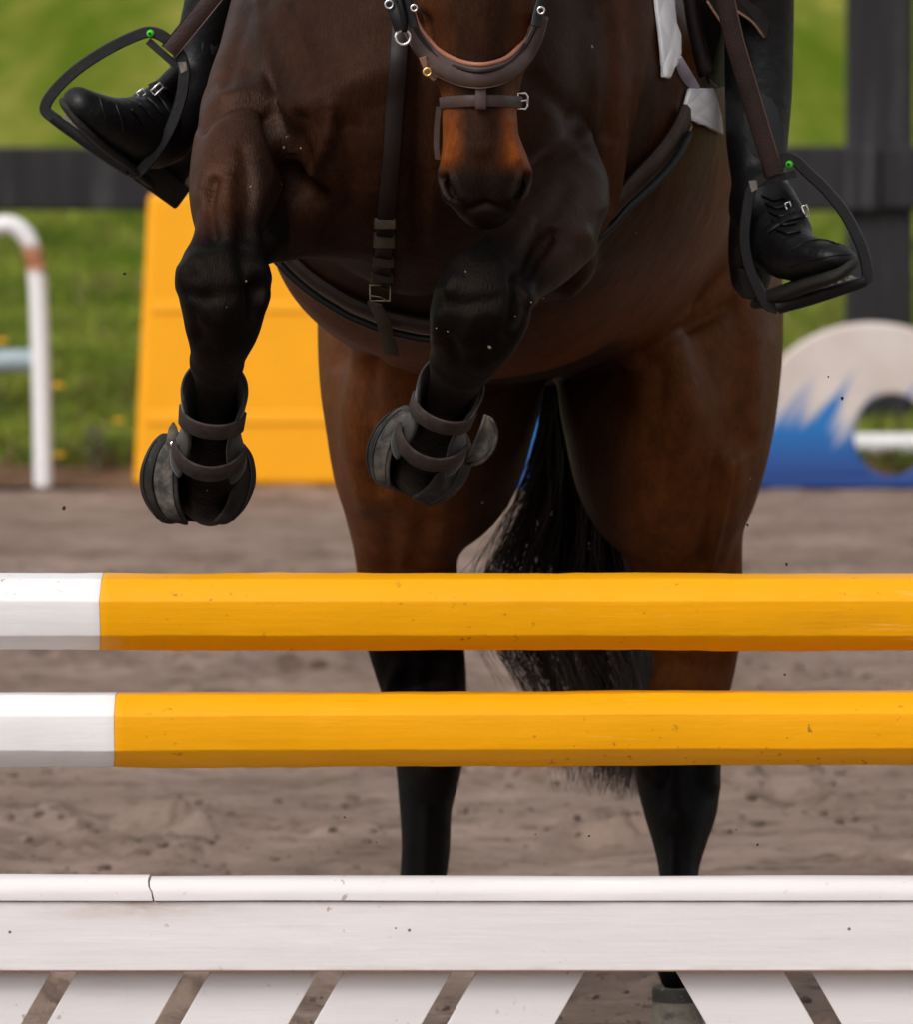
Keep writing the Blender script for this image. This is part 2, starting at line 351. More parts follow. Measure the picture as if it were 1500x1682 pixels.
def m_vcol(name, rough, var=0.25, scale=30, spec=0.3):
    m, t, b = nodes(name)
    a_ = t.nodes.new('ShaderNodeVertexColor'); a_.layer_name = 'Col'
    base = mix(t, ramp(t, tex(t, scale, 5), 0.3, 0.7), sc3((1, 1, 1), 1 - var), (1, 1, 1))
    t.links.new(mix(t, 1.0, a_.outputs[0], base, 'MULTIPLY'), b.inputs['Base Color'])
    b.inputs['Roughness'].default_value = rough; b.inputs['Specular IOR Level'].default_value = spec
    return m, t, b
def m_coat():
    m, t, b = m_vcol('bay_coat', 0.46, 0.35, 26, 0.05)
    ga = t.nodes.new('ShaderNodeVertexColor'); ga.layer_name = 'Col'; t.links.new(ga.outputs['Alpha'], b.inputs['Specular IOR Level'])
    b.inputs['Sheen Roughness'].default_value = 0.5
    # short hair: streaks lying down the body
    b.inputs['Specular Tint'].default_value = (1.0, 0.74, 0.60, 1)
    bump(t, b, tex(t, 420, 3, 0.7, stretch=(1, 0.5, 0.2), dist=0.5), 0.7, 0.002)
    bump(t, b, tex(t, 40, 4, 0.6), 0.22, 0.006)
    bump(t, b, tex(t, 12, 4, 0.5), 0.22, 0.02)
    cur = b.inputs['Base Color'].links[0].from_socket
    hair = mix(t, ramp(t, tex(t, 520, 4, 0.75, stretch=(1, 0.6, 0.16), dist=0.8), 0.32, 0.68), (0.55, 0.52, 0.50), (1.0, 1.0, 1.0))
    cur = mix(t, 1.0, cur, hair, 'MULTIPLY')
    dap = mix(t, ramp(t, tex(t, 70, 5, 0.65, stretch=(1, 1, 0.5)), 0.35, 0.65), (0.75, 0.72, 0.70), (1.0, 1.0, 1.0))
    t.links.new(mix(t, 1.0, cur, dap, 'MULTIPLY'), b.inputs['Base Color'])
    # roughness breakup
    mr = t.nodes.new('ShaderNodeMapRange'); mr.inputs['To Min'].default_value = 0.34; mr.inputs['To Max'].default_value = 0.60
    t.links.new(tex(t, 16, 5), mr.inputs['Value']); t.links.new(mr.outputs[0], b.inputs['Roughness'])
    # dried specks of arena mud
    v = t.nodes.new('ShaderNodeTexVoronoi'); v.inputs['Scale'].default_value = 26
    c = t.nodes.new('ShaderNodeTexCoord'); t.links.new(c.outputs['Object'], v.inputs['Vector'])
    dots = ramp(t, v.outputs['Distance'], 0.035, 0.06, (1, 1, 1, 1), (0, 0, 0, 1))
    sp = t.nodes.new('ShaderNodeSeparateColor'); t.links.new(v.outputs['Color'], sp.inputs[0])
    gate = ramp(t, sp.outputs[0], 0.90, 0.91)
    cur = b.inputs['Base Color'].links[0].from_socket
    t.links.new(mix(t, mix(t, 1.0, dots, gate, 'MULTIPLY'), cur, (0.30, 0.23, 0.17)), b.inputs['Base Color'])
    return m
MAT['coat'] = m_coat()
def m_grass():
    m, t, b = m_vcol('grass_blades', 0.7, 0.2, 10, 0.05)
    return m
MAT['grass_blade'] = m_grass()
def m_hair():
    m, t, b = nodes('tail_hair')
    a_ = t.nodes.new('ShaderNodeVertexColor'); a_.layer_name = 'Col'
    t.links.new(a_.outputs[0], b.inputs['Base Color'])
    b.inputs['Roughness'].default_value = 0.34; b.inputs['Specular IOR Level'].default_value = 0.4; b.inputs['Specular Tint'].default_value = (1.0, 0.80, 0.70, 1)
    return m
MAT['hair'] = m_hair()

def m_arena():
    m, t, b = nodes('arena_sand')
    n1 = tex(t, 2.2, 8, 0.65, stretch=(1, 1, 1)); n2 = tex(t, 14, 8, 0.7); n3 = tex(t, 160, 4, 0.7)
    c = mix(t, ramp(t, n1, 0.35, 0.68), (0.230, 0.160, 0.124), (0.430, 0.312, 0.258))
    c = mix(t, ramp(t, n2, 0.52, 0.70), c, (0.165, 0.114, 0.086))
    c = mix(t, ramp(t, n3, 0.56, 0.8), c, (0.38, 0.30, 0.25))
    damp_dent_shade = mix(t, 1.0, ramp(t, tex(t, 4.5, 5, 0.7, stretch=(1, 1.6, 1), dist=0.5), 0.54, 0.64), ramp(t, tex(t, 40, 5, 0.7), 0.30, 0.62), 'MULTIPLY')  # dark patches: damp sand plus dent shade painted into the colour
    c = mix(t, damp_dent_shade, c, (0.105, 0.073, 0.053))
    t.links.new(c, b.inputs['Base Color']); b.inputs['Roughness'].default_value = 0.95; b.inputs['Specular IOR Level'].default_value = 0.15
    bump(t, b, n2, 0.9, 0.03); bump(t, b, n3, 0.9, 0.006)
    return m
MAT['arena'] = m_arena()
def m_clod():
    m, t, b = m_vcol('dirt_clods', 0.95, 0.4, 120, 0.1); return m
MAT['clod'] = m_clod()
def m_field():
    m, t, b = nodes('grass_field')
    c = t.nodes.new('ShaderNodeTexCoord'); s = t.nodes.new('ShaderNodeSeparateXYZ'); t.links.new(c.outputs['Object'], s.inputs[0])
    n1 = tex(t, 0.9, 6, 0.6, stretch=(1, 0.07, 0.3)); n2 = tex(t, 5, 6, 0.65, stretch=(1, 0.12, 0.4)); n3 = tex(t, 40, 3)
    g = mix(t, ramp(t, n1, 0.41, 0.60), (0.085, 0.130, 0.008), (0.270, 0.262, 0.050))
    g = mix(t, ramp(t, n2, 0.42, 0.72), g, (0.080, 0.140, 0.011))
    g = mix(t, ramp(t, n3, 0.5, 0.8), g, (0.165, 0.18, 0.034))
    # bare brown edge where the arena sand ends
    ed = t.nodes.new('ShaderNodeMath'); ed.operation = 'MULTIPLY_ADD'; ed.inputs[1].default_value = -0.9; t.links.new(n2, ed.inputs[0]); t.links.new(s.outputs['Y'], ed.inputs[2])
    mr = t.nodes.new('ShaderNodeMapRange'); mr.inputs['From Min'].default_value = 14.45; mr.inputs['From Max'].default_value = 14.95; t.links.new(ed.outputs[0], mr.inputs['Value'])
    brown = mix(t, ramp(t, tex(t, 25, 4), 0.35, 0.65), (0.16, 0.085, 0.05), (0.20, 0.13, 0.085))
    t.links.new(mix(t, mr.outputs[0], brown, g), b.inputs['Base Color']); b.inputs['Roughness'].default_value = 0.9; b.inputs['Specular IOR Level'].default_value = 0.0
    bump(t, b, tex(t, 30, 4), 0.8, 0.03)
    return m
MAT['field'] = m_field()

# ================================================================== SETTING
def grid_mesh(name, X, Y, Zf, mat):
    gx, gy = np.meshgrid(X, Y); Z = Zf(gx, gy); nx, ny = len(X), len(Y)
    V = np.stack([gx, gy, Z], -1).reshape(-1, 3)
    i = np.arange(nx * ny).reshape(ny, nx)
    Fq = np.stack([i[:-1, :-1], i[:-1, 1:], i[1:, 1:], i[1:, :-1]], -1).reshape(-1, 4)
    return make_np(name, V, Fq, mat)
dents = [(rng.uniform(-1.1, 1.1), rng.uniform(0.6, 9.0), rng.uniform(0.06, 0.12)) for _ in range(85)]
def arena_z(x, y):
    near = np.exp(-((np.abs(x) / 2.6) ** 4))
    z = 0.022 * fbm(x * 6, y * 3.6, 0.3, 5) + 0.016 * fbm(x * 1.4, y * 1.1, 3.1, 3)
    for dx, dy, r in dents:
        q = ((x - dx) ** 2 + ((y - dy) * 0.8) ** 2) / r ** 2
        z = z - 0.030 * np.exp(-q) + 0.018 * np.exp(-((np.sqrt(q) - 1.35) ** 2) * 5) * (0.6 + 0.8 * vnoise(x * 30, y * 30))
    return z * near
Xa = np.concatenate([-np.geomspace(60, 1.9, 12), np.linspace(-1.8, 1.8, 260), np.geomspace(1.9, 60, 12)])
Ya = np.concatenate([np.linspace(-30, -0.4, 14), np.linspace(-0.3, 4.0, 300), np.linspace(4.02, 14.62, 260)])
o = grid_mesh('arena_ground', Xa, Ya, arena_z, MAT['arena']); o['kind'] = 'structure'
def field_z(x, y):
    return 0.006 + 0.045 * smoothstep(14.6, 15.0, y) + 0.058 * np.maximum(y - 15.0, 0) + 0.03 * fbm(x * 1.5, y * 1.2, 9.1, 3) * smoothstep(14.6, 15.5, y) \
        + 0.4 * fbm(x * 0.05, y * 0.04, 2.2, 3) * smoothstep(25, 60, y)
Xf = np.concatenate([-np.geomspace(300, 4.2, 26), np.linspace(-4, 4, 90), np.geomspace(4.2, 300, 26)])
Yf = np.concatenate([np.linspace(14.5, 20, 110), np.geomspace(20.1, 500, 70)])
o = grid_mesh('grass_field', Xf, Yf, field_z, MAT['field']); o['kind'] = 'structure'

# grass blades near the edge (nobody could count them)
def grass(n, y0, y1, name, label):
    y = y0 + (y1 - y0) * rng.random(n) ** 1.3
    x = (rng.random(n) * 2 - 1) * (1.55 + 0.12 * (y - 14.5))
    cl = fbm(x * 2.2, y * 1.6, 4.4, 3); keep = (y > 14.72 + 0.25 * vnoise(x * 4, 0.3) ) & (rng.random(n) < 0.55 + 0.9 * cl + 0.3 * (y > 15.4))
    x, y, cl = x[keep], y[keep], cl[keep]; n = len(x); z = field_z(x, y) - 0.004
    h = (0.022 + 0.050 * rng.random(n)) * (1 + 1.3 * np.clip(cl, -0.4, 0.6)); wd = 0.0025 + 0.004 * rng.random(n)
    an = rng.random(n) * 6.283; le = rng.random(n) * 0.8 * h; la = rng.random(n) * 6.283
    dx, dy = np.cos(an) * wd, np.sin(an) * wd; lx, ly = np.cos(la) * le, np.sin(la) * le
    V = np.stack([np.stack([x - dx, y - dy, z], -1), np.stack([x + dx, y + dy, z], -1),
                  np.stack([x + dx * .8 + lx * .35, y + dy * .8 + ly * .35, z + h * .6], -1), np.stack([x - dx * .8 + lx * .35, y - dy * .8 + ly * .35, z + h * .6], -1),
                  np.stack([x + lx, y + ly, z + h], -1)], 1).reshape(-1, 3)
    b = np.arange(n) * 5
    T = np.concatenate([np.stack([b, b + 1, b + 2], -1), np.stack([b, b + 2, b + 3], -1), np.stack([b + 3, b + 2, b + 4], -1)])
    k = np.clip(0.5 + 0.9 * fbm(x * 3, y * 2, 8.8, 2) + 0.35 * (rng.random(n) - .5), 0, 1)[:, None]
    c = (1 - k) * np.array([0.066, 0.128, 0.010]) + k * np.array([0.30, 0.335, 0.054])
    dry = (rng.random(n) < 0.10 + 0.5 * smoothstep(15.1, 14.7, y))[:, None]
    c = np.where(dry, np.array([0.22, 0.15, 0.085]), c)
    o = make_np(name, V, T, MAT['grass_blade'], None, False, np.repeat(c, 5, 0))
    return tag(o, label, 'grass', kind='stuff')
grass(120000, 14.6, 24, 'grass_blades', 'short green meadow grass between the arena sand and the board fence')

# loose clods on the sand
def clods(n):
    ico = bmesh.new(); bmesh.ops.create_icosphere(ico, subdivisions=1, radius=1); iv = np.array([v.co[:] for v in ico.verts]); fi = np.array([[v.index for v in f.verts] for f in ico.faces]); ico.free()
    y = 0.3 + 11 * rng.random(n) ** 1.7; x = (rng.random(n) * 2 - 1) * 1.35
    keep = fbm(x * 2.0, y * 1.3, 7.7, 3) + 0.25 * rng.random(n) > 0.02; x, y = x[keep], y[keep]; n = len(x)
    r = 0.0025 + 0.009 * rng.random(n) ** 3.5
    V = iv[None] * (0.7 + 0.6 * rng.random((n, len(iv), 1))) * r[:, None, None] * np.array([1.2, 1.2, 0.75])
    z = arena_z(x, y)
    V = V + np.stack([x, y, z + 0.25 * r], -1)[:, None]
    T = (fi[None] + (np.arange(n) * len(iv))[:, None, None]).reshape(-1, 3)
    k = rng.random(n)[:, None]; c = (1 - k) * np.array([0.125, 0.089, 0.068]) + k * np.array([0.24, 0.180, 0.148])
    o = make_np('dirt_clods', V.reshape(-1, 3), T, MAT['clod'], None, False, np.repeat(c, len(iv), 0))
    tag(o, 'loose brown clods and crumbs of sand scattered over the arena', 'dirt', kind='stuff')
clods(5200)

# ================================================================== FENCE BEHIND
FY = 16.0
fx = lambda px: P(px, 300, FY).x
fen = thing('board_fence', 'black painted board fence with square posts at the far edge of the arena', 'fence', (fx(1447), FY, 0))
pw = M(107, FY) / 2
for px in (-105, 1447, 3000):
    box('post', (fx(px) - pw, FY + 0.0, -0.1), (fx(px) + pw, FY + 2 * pw, 2.1), MAT['fence'], fen, 0.012)
z1, z0 = P(0, 242, FY).z, P(0, 346, FY).z
for k, (pa, pb, dz0, dz1) in enumerate(((-105, 1446, 0, 0.004), (1448, 3000, 0.004, 0.0))):
    xa, xb = fx(pa) + 0.002, fx(pb) - 0.002
    v = [(xa, FY - 0.045, z0 + dz0), (xb, FY - 0.045, z0 + dz1 - 0.006), (xb, FY - 0.003, z0 + dz1 - 0.006), (xa, FY - 0.003, z0 + dz0),
         (xa, FY - 0.045, z1 + dz0), (xb, FY - 0.045, z1 + dz1), (xb, FY - 0.003, z1 + dz1), (xa, FY - 0.003, z1 + dz0)]
    o = make('rail', v, [(3,2,1,0),(4,5,6,7),(0,1,5,4),(1,2,6,5),(2,3,7,6),(3,0,4,7)], MAT['fence'], None, False); attach(o, fen); bevel(o, 0.012)

# ================================================================== YELLOW PANEL
YP = 14.55
pan = thing('jump_filler_panel', 'tall tapered yellow plastic jump filler panel behind the horse', 'panel', P(500, 806, YP))
def pp(px, py, dy=0.0): return P(px, py, YP + dy)
zb = 0.004
pts = [pp(219, 806), pp(775, 806), pp(748, 318), pp(243, 318)]
for q in (0, 1): pts[q].z = zb
prism('panel_body', pts, (0, 0.16, 0), MAT['panel'], pan, 0.02)
for (ya, yb) in ((496, 512), (676, 696)):
    fl = lambda y: 219 + (806 - y) / 488 * 24; fr = lambda y: 775 - (806 - y) / 488 * 27
    prism('moulded_rib', [pp(fl(yb) + 16, yb, -0.007), pp(fr(yb) - 16, yb, -0.007), pp(fr(ya) - 16, ya, -0.003), pp(fl(ya) + 16, ya, -0.003)], (0, 0.035, 0), MAT['panel'], pan, 0.003)

# ================================================================== WAVE FILLER
WY = 14.45
wx = lambda px: P(px, 700, WY).x
wz = lambda py: P(1400, py, WY).z
def arch_profile():
    """outline in (px,py): a low swell on the left that climbs into a round arch with a hole"""
    top = [(836, 800), (842, 720), (862, 650), (905, 612), (960, 612), (1040, 640), (1110, 655), (1180, 640), (1235, 605)]
    for k in range(0, 19):
        an = math.radians(158 - k * 7.4)
        top.append((1432 + 182 * math.cos(an), 672 - 142 * math.sin(an)))
    top += [(1625, 640), (1700, 655), (1790, 620), (1860, 612), (1900, 660), (1925, 800)]
    return top
wav = thing('wave_filler', 'arched cream jump filler board painted with a blue wave, hole through its middle', 'jump filler', (wx(1432), WY, 0))
bm = bmesh.new()
out_ = [bm.verts.new((wx(x), WY, wz(y) if y < 799 else 0.003)) for x, y in arch_profile()]
hole = [bm.verts.new((wx(1466 + 62 * math.cos(q * math.pi / 14)), WY, wz(716 - 68 * math.sin(q * math.pi / 14)))) for q in range(28)]
eds = []
for ring in (out_, hole):
    for i in range(len(ring)): eds.append(bm.edges.new((ring[i], ring[(i + 1) % len(ring)])))
bmesh.ops.triangle_fill(bm, edges=eds, use_beauty=True)
ret = bmesh.ops.extrude_face_region(bm, geom=bm.faces[:])
bmesh.ops.translate(bm, vec=(0, 0.05, 0), verts=[g for g in ret['geom'] if isinstance(g, bmesh.types.BMVert)])
bmesh.ops.recalc_face_normals(bm, faces=bm.faces)
me = bpy.data.meshes.new('board'); bm.to_mesh(me); bm.free(); o = bpy.data.objects.new('board', me); col.objects.link(o); me.materials.append(MAT['wave']); attach(o, wav); bevel(o, 0.012, 3)
for px in (900, 1700):
    prism('foot', [(wx(px), WY + 0.052, 0.0), (wx(px), WY + 0.30, 0.0), (wx(px), WY + 0.052, 0.22)], (0.04, 0, 0), MAT['wave'], wav)
# white pole lying behind the hole
gp = thing('ground_pole', 'white pole lying on the grass seen through the hole in the wave board', 'pole', (P(1500, 735, 15.05).x, 15.05, 0))
pz = P(1450, 731, 15.05).z; pr = M(20, 15.05)
tube('shaft', [(P(1330, 731, 15.05).x, 15.05, pz), (P(1600, 731, 15.05).x, 15.05, pz), (P(2400, 731, 15.05).x, 15.05, pz)], pr, MAT['concrete_white'], gp, nrm=(0, 0, 1))
for px in (1345, 2300):
    box('end_block', (P(px, 731, 15.05).x - 0.05, 15.0, 0.0), (P(px, 731, 15.05).x + 0.05, 15.10, pz - pr + 0.005), MAT['concrete_white'], gp, 0.005)

# ================================================================== BENT PIPE
PY = 14.55
hoop = thing('pipe_hoop', 'bent white pipe hoop with a rust band beside the grass', 'pipe frame', (P(70, 805, PY).x, PY, 0))
pth = [(71, 812), (70, 740), (68, 640), (65, 540), (61, 460), (54, 415), (40, 385), (18, 370), (-6, 373), (-30, 392), (-44, 430), (-50, 520), (-54, 640), (-56, 740), (-57, 812)]
tube('bent_pipe', [P(x, y, PY) for x, y in pth], M(15.5, PY), MAT['pipe'], hoop, nrm=(0, -1, 0))
tube('crossbar', [P(66, 592, PY + 0.03), P(0, 593, PY + 0.03), P(-53, 594, PY + 0.03)], M(19, PY), MAT['blue_grey'], hoop, nrm=(0, -1, 0))

# ================================================================== WEEDS
MAT['stem'] = pm('weed_stem', (0.10, 0.13, 0.04), 0.7); MAT['petal'] = pm('dandelion_yellow', (0.80, 0.42, 0.01), 0.6, bmp=0)
MAT['weed'] = pm('grey_weed_leaf', (0.16, 0.17, 0.12), 0.8)
def dandelion(px, py, Y, label):
    t = P(px, py, Y); g = field_z(np.array([t.x]), np.array([Y]))[0]
    th_ = thing('dandelion', label, 'flower', (t.x, Y, g), 'yellow dandelions in the grass')
    tube('stem', [(t.x, Y, g - 0.01), (t.x + 0.003, Y, (g + t.z) / 2), t], 0.002, MAT['stem'], th_, n=3)
    V = [t]; f = []
    n = 14
    for ring, rr, zz in ((0, 0.010, 0.006), (1, 0.016, -0.002), (2, 0.009, -0.008)):
        for k in range(n):
            a_ = k * 6.283 / n; r_ = rr * (1 + 0.18 * (k % 2)); V.append((t.x + r_ * math.cos(a_), t.y + r_ * math.sin(a_), t.z + zz + 0.003 * (k % 2)))
    V[0] = (t.x, t.y, t.z + 0.008)
    for k in range(n):
        k2 = (k + 1) % n; f.append((0, 1 + k, 1 + k2)); f.append((1 + k, 1 + n + k, 1 + n + k2, 1 + k2)); f.append((1 + n + k, 1 + 2 * n + k, 1 + 2 * n + k2, 1 + n + k2))
    attach(make('flower_head', V, f, MAT['petal'], None, False), th_)
dandelion(96, 634, 15.3, 'yellow dandelion just right of the white pipe, level with its crossbar')
dandelion(98, 748, 14.85, 'yellow dandelion low beside the foot of the white pipe')
dandelion(196, 692, 15.05, 'yellow dandelion nearest the left edge of the yellow panel')
dandelion(4, 561, 15.75, 'yellow dandelion above the blue grey crossbar')
def weed(px, py, Y):
    b0 = P(px, py, Y); g = field_z(np.array([b0.x]), np.array([Y]))[0]
    t = thing('weed_plant', 'pale grey green weed standing at the sand edge left of the yellow panel', 'weed', (b0.x, Y, g))
    tube('stem', [(b0.x, Y, g - 0.01), (b0.x - 0.004, Y, g + 0.06), (b0.x - 0.012, Y, g + 0.13)], 0.005, MAT['weed'], t, n=3)
    for k in range(16):
        a_ = k * 2.4; hh = 0.04 + 0.1 * k / 16; L = 0.07 - 0.002 * k
        c0 = Vector((b0.x - 0.006, Y, g + hh)); d = Vector((math.cos(a_), math.sin(a_), 0.5)); s_ = Vector((-math.sin(a_), math.cos(a_), 0)) * 0.012
        attach(make('leaf', [c0, c0 + d * L * .5 + s_, c0 + d * L, c0 + d * L * .5 - s_], [(0, 1, 2), (0, 2, 3)], MAT['weed'], None), t)
weed(160, 770, 14.8)

# ================================================================== JUMP
JC = P(1036, 1600, 0).x            # middle of the jump
def pole(label, ya, yb, split, roll, wob):
    """octagonal pole: white end bands, yellow middle; ya / yb centre line at photo x = 0 / 1500"""
    p0, p1 = P(0, ya, 0.045), P(1500, yb, 0.045)
    sl_ = (p1.z - p0.z) / (p1.x - p0.x); xs = P(split, ya, 0.0).x
    xl, xr, xs2 = JC - 1.75, JC + 1.75, 2 * JC - xs
    t = thing('jump_pole', label, 'pole', (JC, 0.045, p0.z + sl_ * (JC - p0.x)), 'poles of the jump')
    H, fh = 0.0451, 0.0218
    oc = [(-H, -fh), (-H, fh), (-fh, H), (fh, H), (H, fh), (H, -fh), (fh, -H), (-fh, -H)]   # (y,z)
    cr, sr = math.cos(math.radians(roll)), math.sin(math.radians(roll))
    oc = [(y * cr - z * sr, y * sr + z * cr) for y, z in oc]
    def seg(name, xa, xb, mat):
        nseg = max(2, int((xb - xa) / 0.012)); V = []; f = []
        for i in range(nseg + 1):
            x = xa + (xb - xa) * i / nseg
            zc = p0.z + sl_ * (x - p0.x)
            for j, (y, z) in enumerate(oc):
                nz = 0.0009 * float(vnoise(x * 9, j * 3.3 + wob)) + 0.0005 * float(vnoise(x * 40, j * 5.1 + wob))
                V.append((x + (0.003 * float(vnoise(j * 1.7, wob)) if i in (0, nseg) else 0), 0.045 + y * (1 + nz / H), zc + z * (1 + nz / H)))
        for i in range(nseg):
            for j in range(8):
                j2 = (j + 1) % 8; f.append((i * 8 + j, i * 8 + j2, (i + 1) * 8 + j2, (i + 1) * 8 + j))
        f.append(tuple(range(7, -1, -1))); f.append(tuple(nseg * 8 + j for j in range(8)))
        o = make(name, V, f, mat, None, True)
        bm = bmesh.new(); bm.from_mesh(o.data); bmesh.ops.recalc_face_normals(bm, faces=bm.faces); bm.to_mesh(o.data); bm.free()
        m = o.modifiers.new('bevel', 'BEVEL'); m.width = 0.0016; m.segments = 2; m.limit_method = 'ANGLE'; m.angle_limit = math.radians(30)
        m2 = o.modifiers.new('es', 'EDGE_SPLIT'); m2.split_angle = math.radians(30)
        attach(o, t); return o
    w1 = seg('white_band', xl, xs, MAT['white_paint']); w1['label'] = 'white end of the pole'
    seg('yellow_band', xs, xs2, MAT['yellow_paint'])
    seg('white_band', xs2, xr, MAT['white_paint'])
    return t
pole('yellow pole with white end, upper of the two jump poles', 1004.5, 1004.5, 164, 6.5, 0.0)
pole('yellow pole with white end, lower pole just above the white gate', 1199, 1194, 188, 0.5, 7.0)

gate = thing('jump_gate', 'white wooden gate with slanted slats across the foot of the jump', 'gate', (JC, 0, 0))
GX0, GX1 = JC - 1.65, JC + 1.65
zy = lambda y: P(750, y, 0).z
# capping: two lengths with an uneven, splintered joint
def cap(xa, xb, dz, ragged_l=None, ragged_r=None):
    zt, zl = zy(1441.5) + dz, zy(1477)
    H = zt - zl
    prof = [(0.040, 0.0), (-0.016, 0.0), (-0.0165, 0.34 * H), (-0.014, 0.62 * H), (-0.008, 0.86 * H), (0.000, 0.97 * H), (0.012, H), (0.034, 0.97 * H), (0.040, 0.8 * H)]
    nseg = int((xb - xa) / 0.03); V = []; f = []; n = len(prof)
    for i in range(nseg + 1):
        x = xa + (xb - xa) * i / nseg
        for j, (y, z) in enumerate(prof):
            xx = x
            if i == 0 and ragged_l: xx += ragged_l(z / H)
            if i == nseg and ragged_r: xx += ragged_r(z / H)
            V.append((xx, y + 0.0006 * float(vnoise(x * 8, j)), zl + 0.0006 + z + (0.0006 * float(vnoise(x * 5, j * 2.0)) if j else 0)))
    for i in range(nseg):
        for j in range(n):
            j2 = (j + 1) % n; f.append((i * n + j, (i + 1) * n + j, (i + 1) * n + j2, i * n + j2))
    f.append(tuple(range(n))); f.append(tuple(nseg * n + j for j in range(n - 1, -1, -1)))
    o = make('cap_rail', V, f, MAT['gate_paint'], None, True)
    bm = bmesh.new(); bm.from_mesh(o.data); bmesh.ops.recalc_face_normals(bm, faces=bm.faces); bm.to_mesh(o.data); bm.free()
    m2 = o.modifiers.new('es', 'EDGE_SPLIT'); m2.split_angle = math.radians(40)
    attach(o, gate)
rag = lambda q: M(1, 0) * (248 - 248 + (6 * (1 - q) - 5 * math.exp(-((q - 0.72) / 0.2) ** 2)))
xj = P(247, 1460, 0).x
cap(GX0, xj, 0.0012, None, lambda q: rag(q) - 0.0012)
cap(xj, GX1, -0.0008, lambda q: rag(q) + 0.0012, None)
box('joint_core', (xj - 0.02, -0.008, zy(1472)), (xj + 0.02, 0.03, zy(1452)), MAT['joint_wood'], gate)
box('top_plank', (GX0, -0.012, zy(1592)), (GX1, 0.012, zy(1478.5)), MAT['plank_paint'], gate, 0.0016)
box('bottom_plank', (GX0, -0.012, -0.01), (GX1, 0.012, 0.105), MAT['gate_paint'], gate, 0.0016)
box('top_batten', (GX0, 0.034, zy(1588)), (GX1, 0.05, zy(1500)), MAT['gate_paint'], gate)
box('bare_edge', (GX0, -0.0128, zy(1593.2)), (GX1, 0.010, zy(1591.4)), MAT['joint_wood'], gate)
# slats behind the planks
zA, zB = zy(1540), 0.06
def slat(xl, xr, lean):
    """xl, xr photo px of the slat edges at y = 1596; lean px per px down"""
    g = lambda x, z: x + lean * (zy(1596) - z)
    X0, X1 = P(xl, 1596, 0.014).x, P(xr, 1596, 0.014).x
    q = [(g(X0, zB), 0.0135, zB), (g(X1, zB), 0.0135, zB), (g(X1, zA), 0.0135, zA), (g(X0, zA), 0.0135, zA)]
    prism('slat', q, (0, 0.018, 0), MAT['gate_paint'], gate, 0.0012)
k = 0
while True:
    xl = 785 - 219.3 * k; xr = xl + 177
    if P(xl, 1596, 0.01).x < GX0 + 0.12: break
    slat(xl, xr, -0.565); k += 1
k = 0
while True:
    xl = 1110 + 222.5 * k; xr = xl + 177
    if P(xr, 1596, 0.01).x > GX1 - 0.12: break
    slat(xl, xr, 0.575); k += 1
for px, py in ((672, 1527), (1395, 1525), (16, 1530), (650, 1524)):
    c = P(px, py, -0.0125); r = 0.0021 if px != 650 else 0.0012
    V = [c + Vector((0, -0.0008, 0))] + [c + Vector((r * math.cos(q), 0.0004, r * math.sin(q))) for q in np.linspace(0, 6.283, 11)[:-1]]
    attach(make('screw_head', V, [(0, 1 + (i + 1) % 10, 1 + i) for i in range(10)], MAT['screw'], None), gate)

# ================================================================== SDF ENGINE
class Chain:
    def __init__(s, rings, k=0.03, ref=None, sub=7, op='add'):
        """rings: (px, py, Y, halfwidth px, halfdepth px)"""
        s.k, s.op = k, op
        R = []
        for px, py, Y, hw, hd in rings:
            c = P(px, py, Y); R.append((c.x, c.y, c.z, M(hw, Y), M(hd, Y)))
        D = catmull(R, sub) if len(R) > 1 else np.array(R + [R[0]])
        if len(R) == 1: D = np.array([D[0], D[0]]); D[1, 2] -= 1e-4
        s.segs = []
        for A, B in zip(D[:-1], D[1:]):
            ax = B[:3] - A[:3]; L = np.linalg.norm(ax) + 1e-9; ax = ax / L
            if ref is None: u = np.cross(ax, [0, 1, 0])
            else: u = np.array(ref, float) - ax * np.dot(ax, ref)
            nu = np.linalg.norm(u); u = u / nu if nu > 1e-6 else np.array([1., 0, 0]); v = np.cross(ax, u)
            s.segs.append((A[:3], ax, L, u, v, max(A[3], .003), max(B[3], .003), max(A[4], .003), max(B[4], .003)))
    def seg(s, g, x, y, z):
        a, ax, L, u, v, wa, wb, da, db = g
        qx, qy, qz = x - a[0], y - a[1], z - a[2]
        t = np.clip((qx * ax[0] + qy * ax[1] + qz * ax[2]) / L, 0, 1); tl = t * L
        qx = qx - tl * ax[0]; qy = qy - tl * ax[1]; qz = qz - tl * ax[2]
        pu = qx * u[0] + qy * u[1] + qz * u[2]; pv = qx * v[0] + qy * v[1] + qz * v[2]; pa = qx * ax[0] + qy * ax[1] + qz * ax[2]
        w_ = wa + (wb - wa) * t; d_ = da + (db - da) * t; m_ = np.minimum(w_, d_)
        A, B, C = pu / w_, pv / d_, pa / m_
        k0 = np.sqrt(A * A + B * B + C * C); A, B, C = A / w_, B / d_, C / m_
        k1 = np.sqrt(A * A + B * B + C * C)
        return k0 * (k0 - 1) / np.maximum(k1, 1e-6)
    def bbox(s, mg):
        lo = np.full(3, 1e9); hi = -lo
        for g in s.segs:
            r = max(g[5:9]) + mg; e_ = g[0] + g[1] * g[2]
            lo = np.minimum(lo, np.minimum(g[0], e_) - r); hi = np.maximum(hi, np.maximum(g[0], e_) + r)
        return lo, hi
    def eval(s, V):
        V = np.asarray(V); d = np.full(len(V), 9.0)
        for g in s.segs: d = np.minimum(d, s.seg(g, V[:, 0], V[:, 1], V[:, 2]))
        return d
def smin(a_, b_, k):
    h = np.maximum(k - np.abs(a_ - b_), 0) / k
    return np.minimum(a_, b_) - h * h * k * 0.25
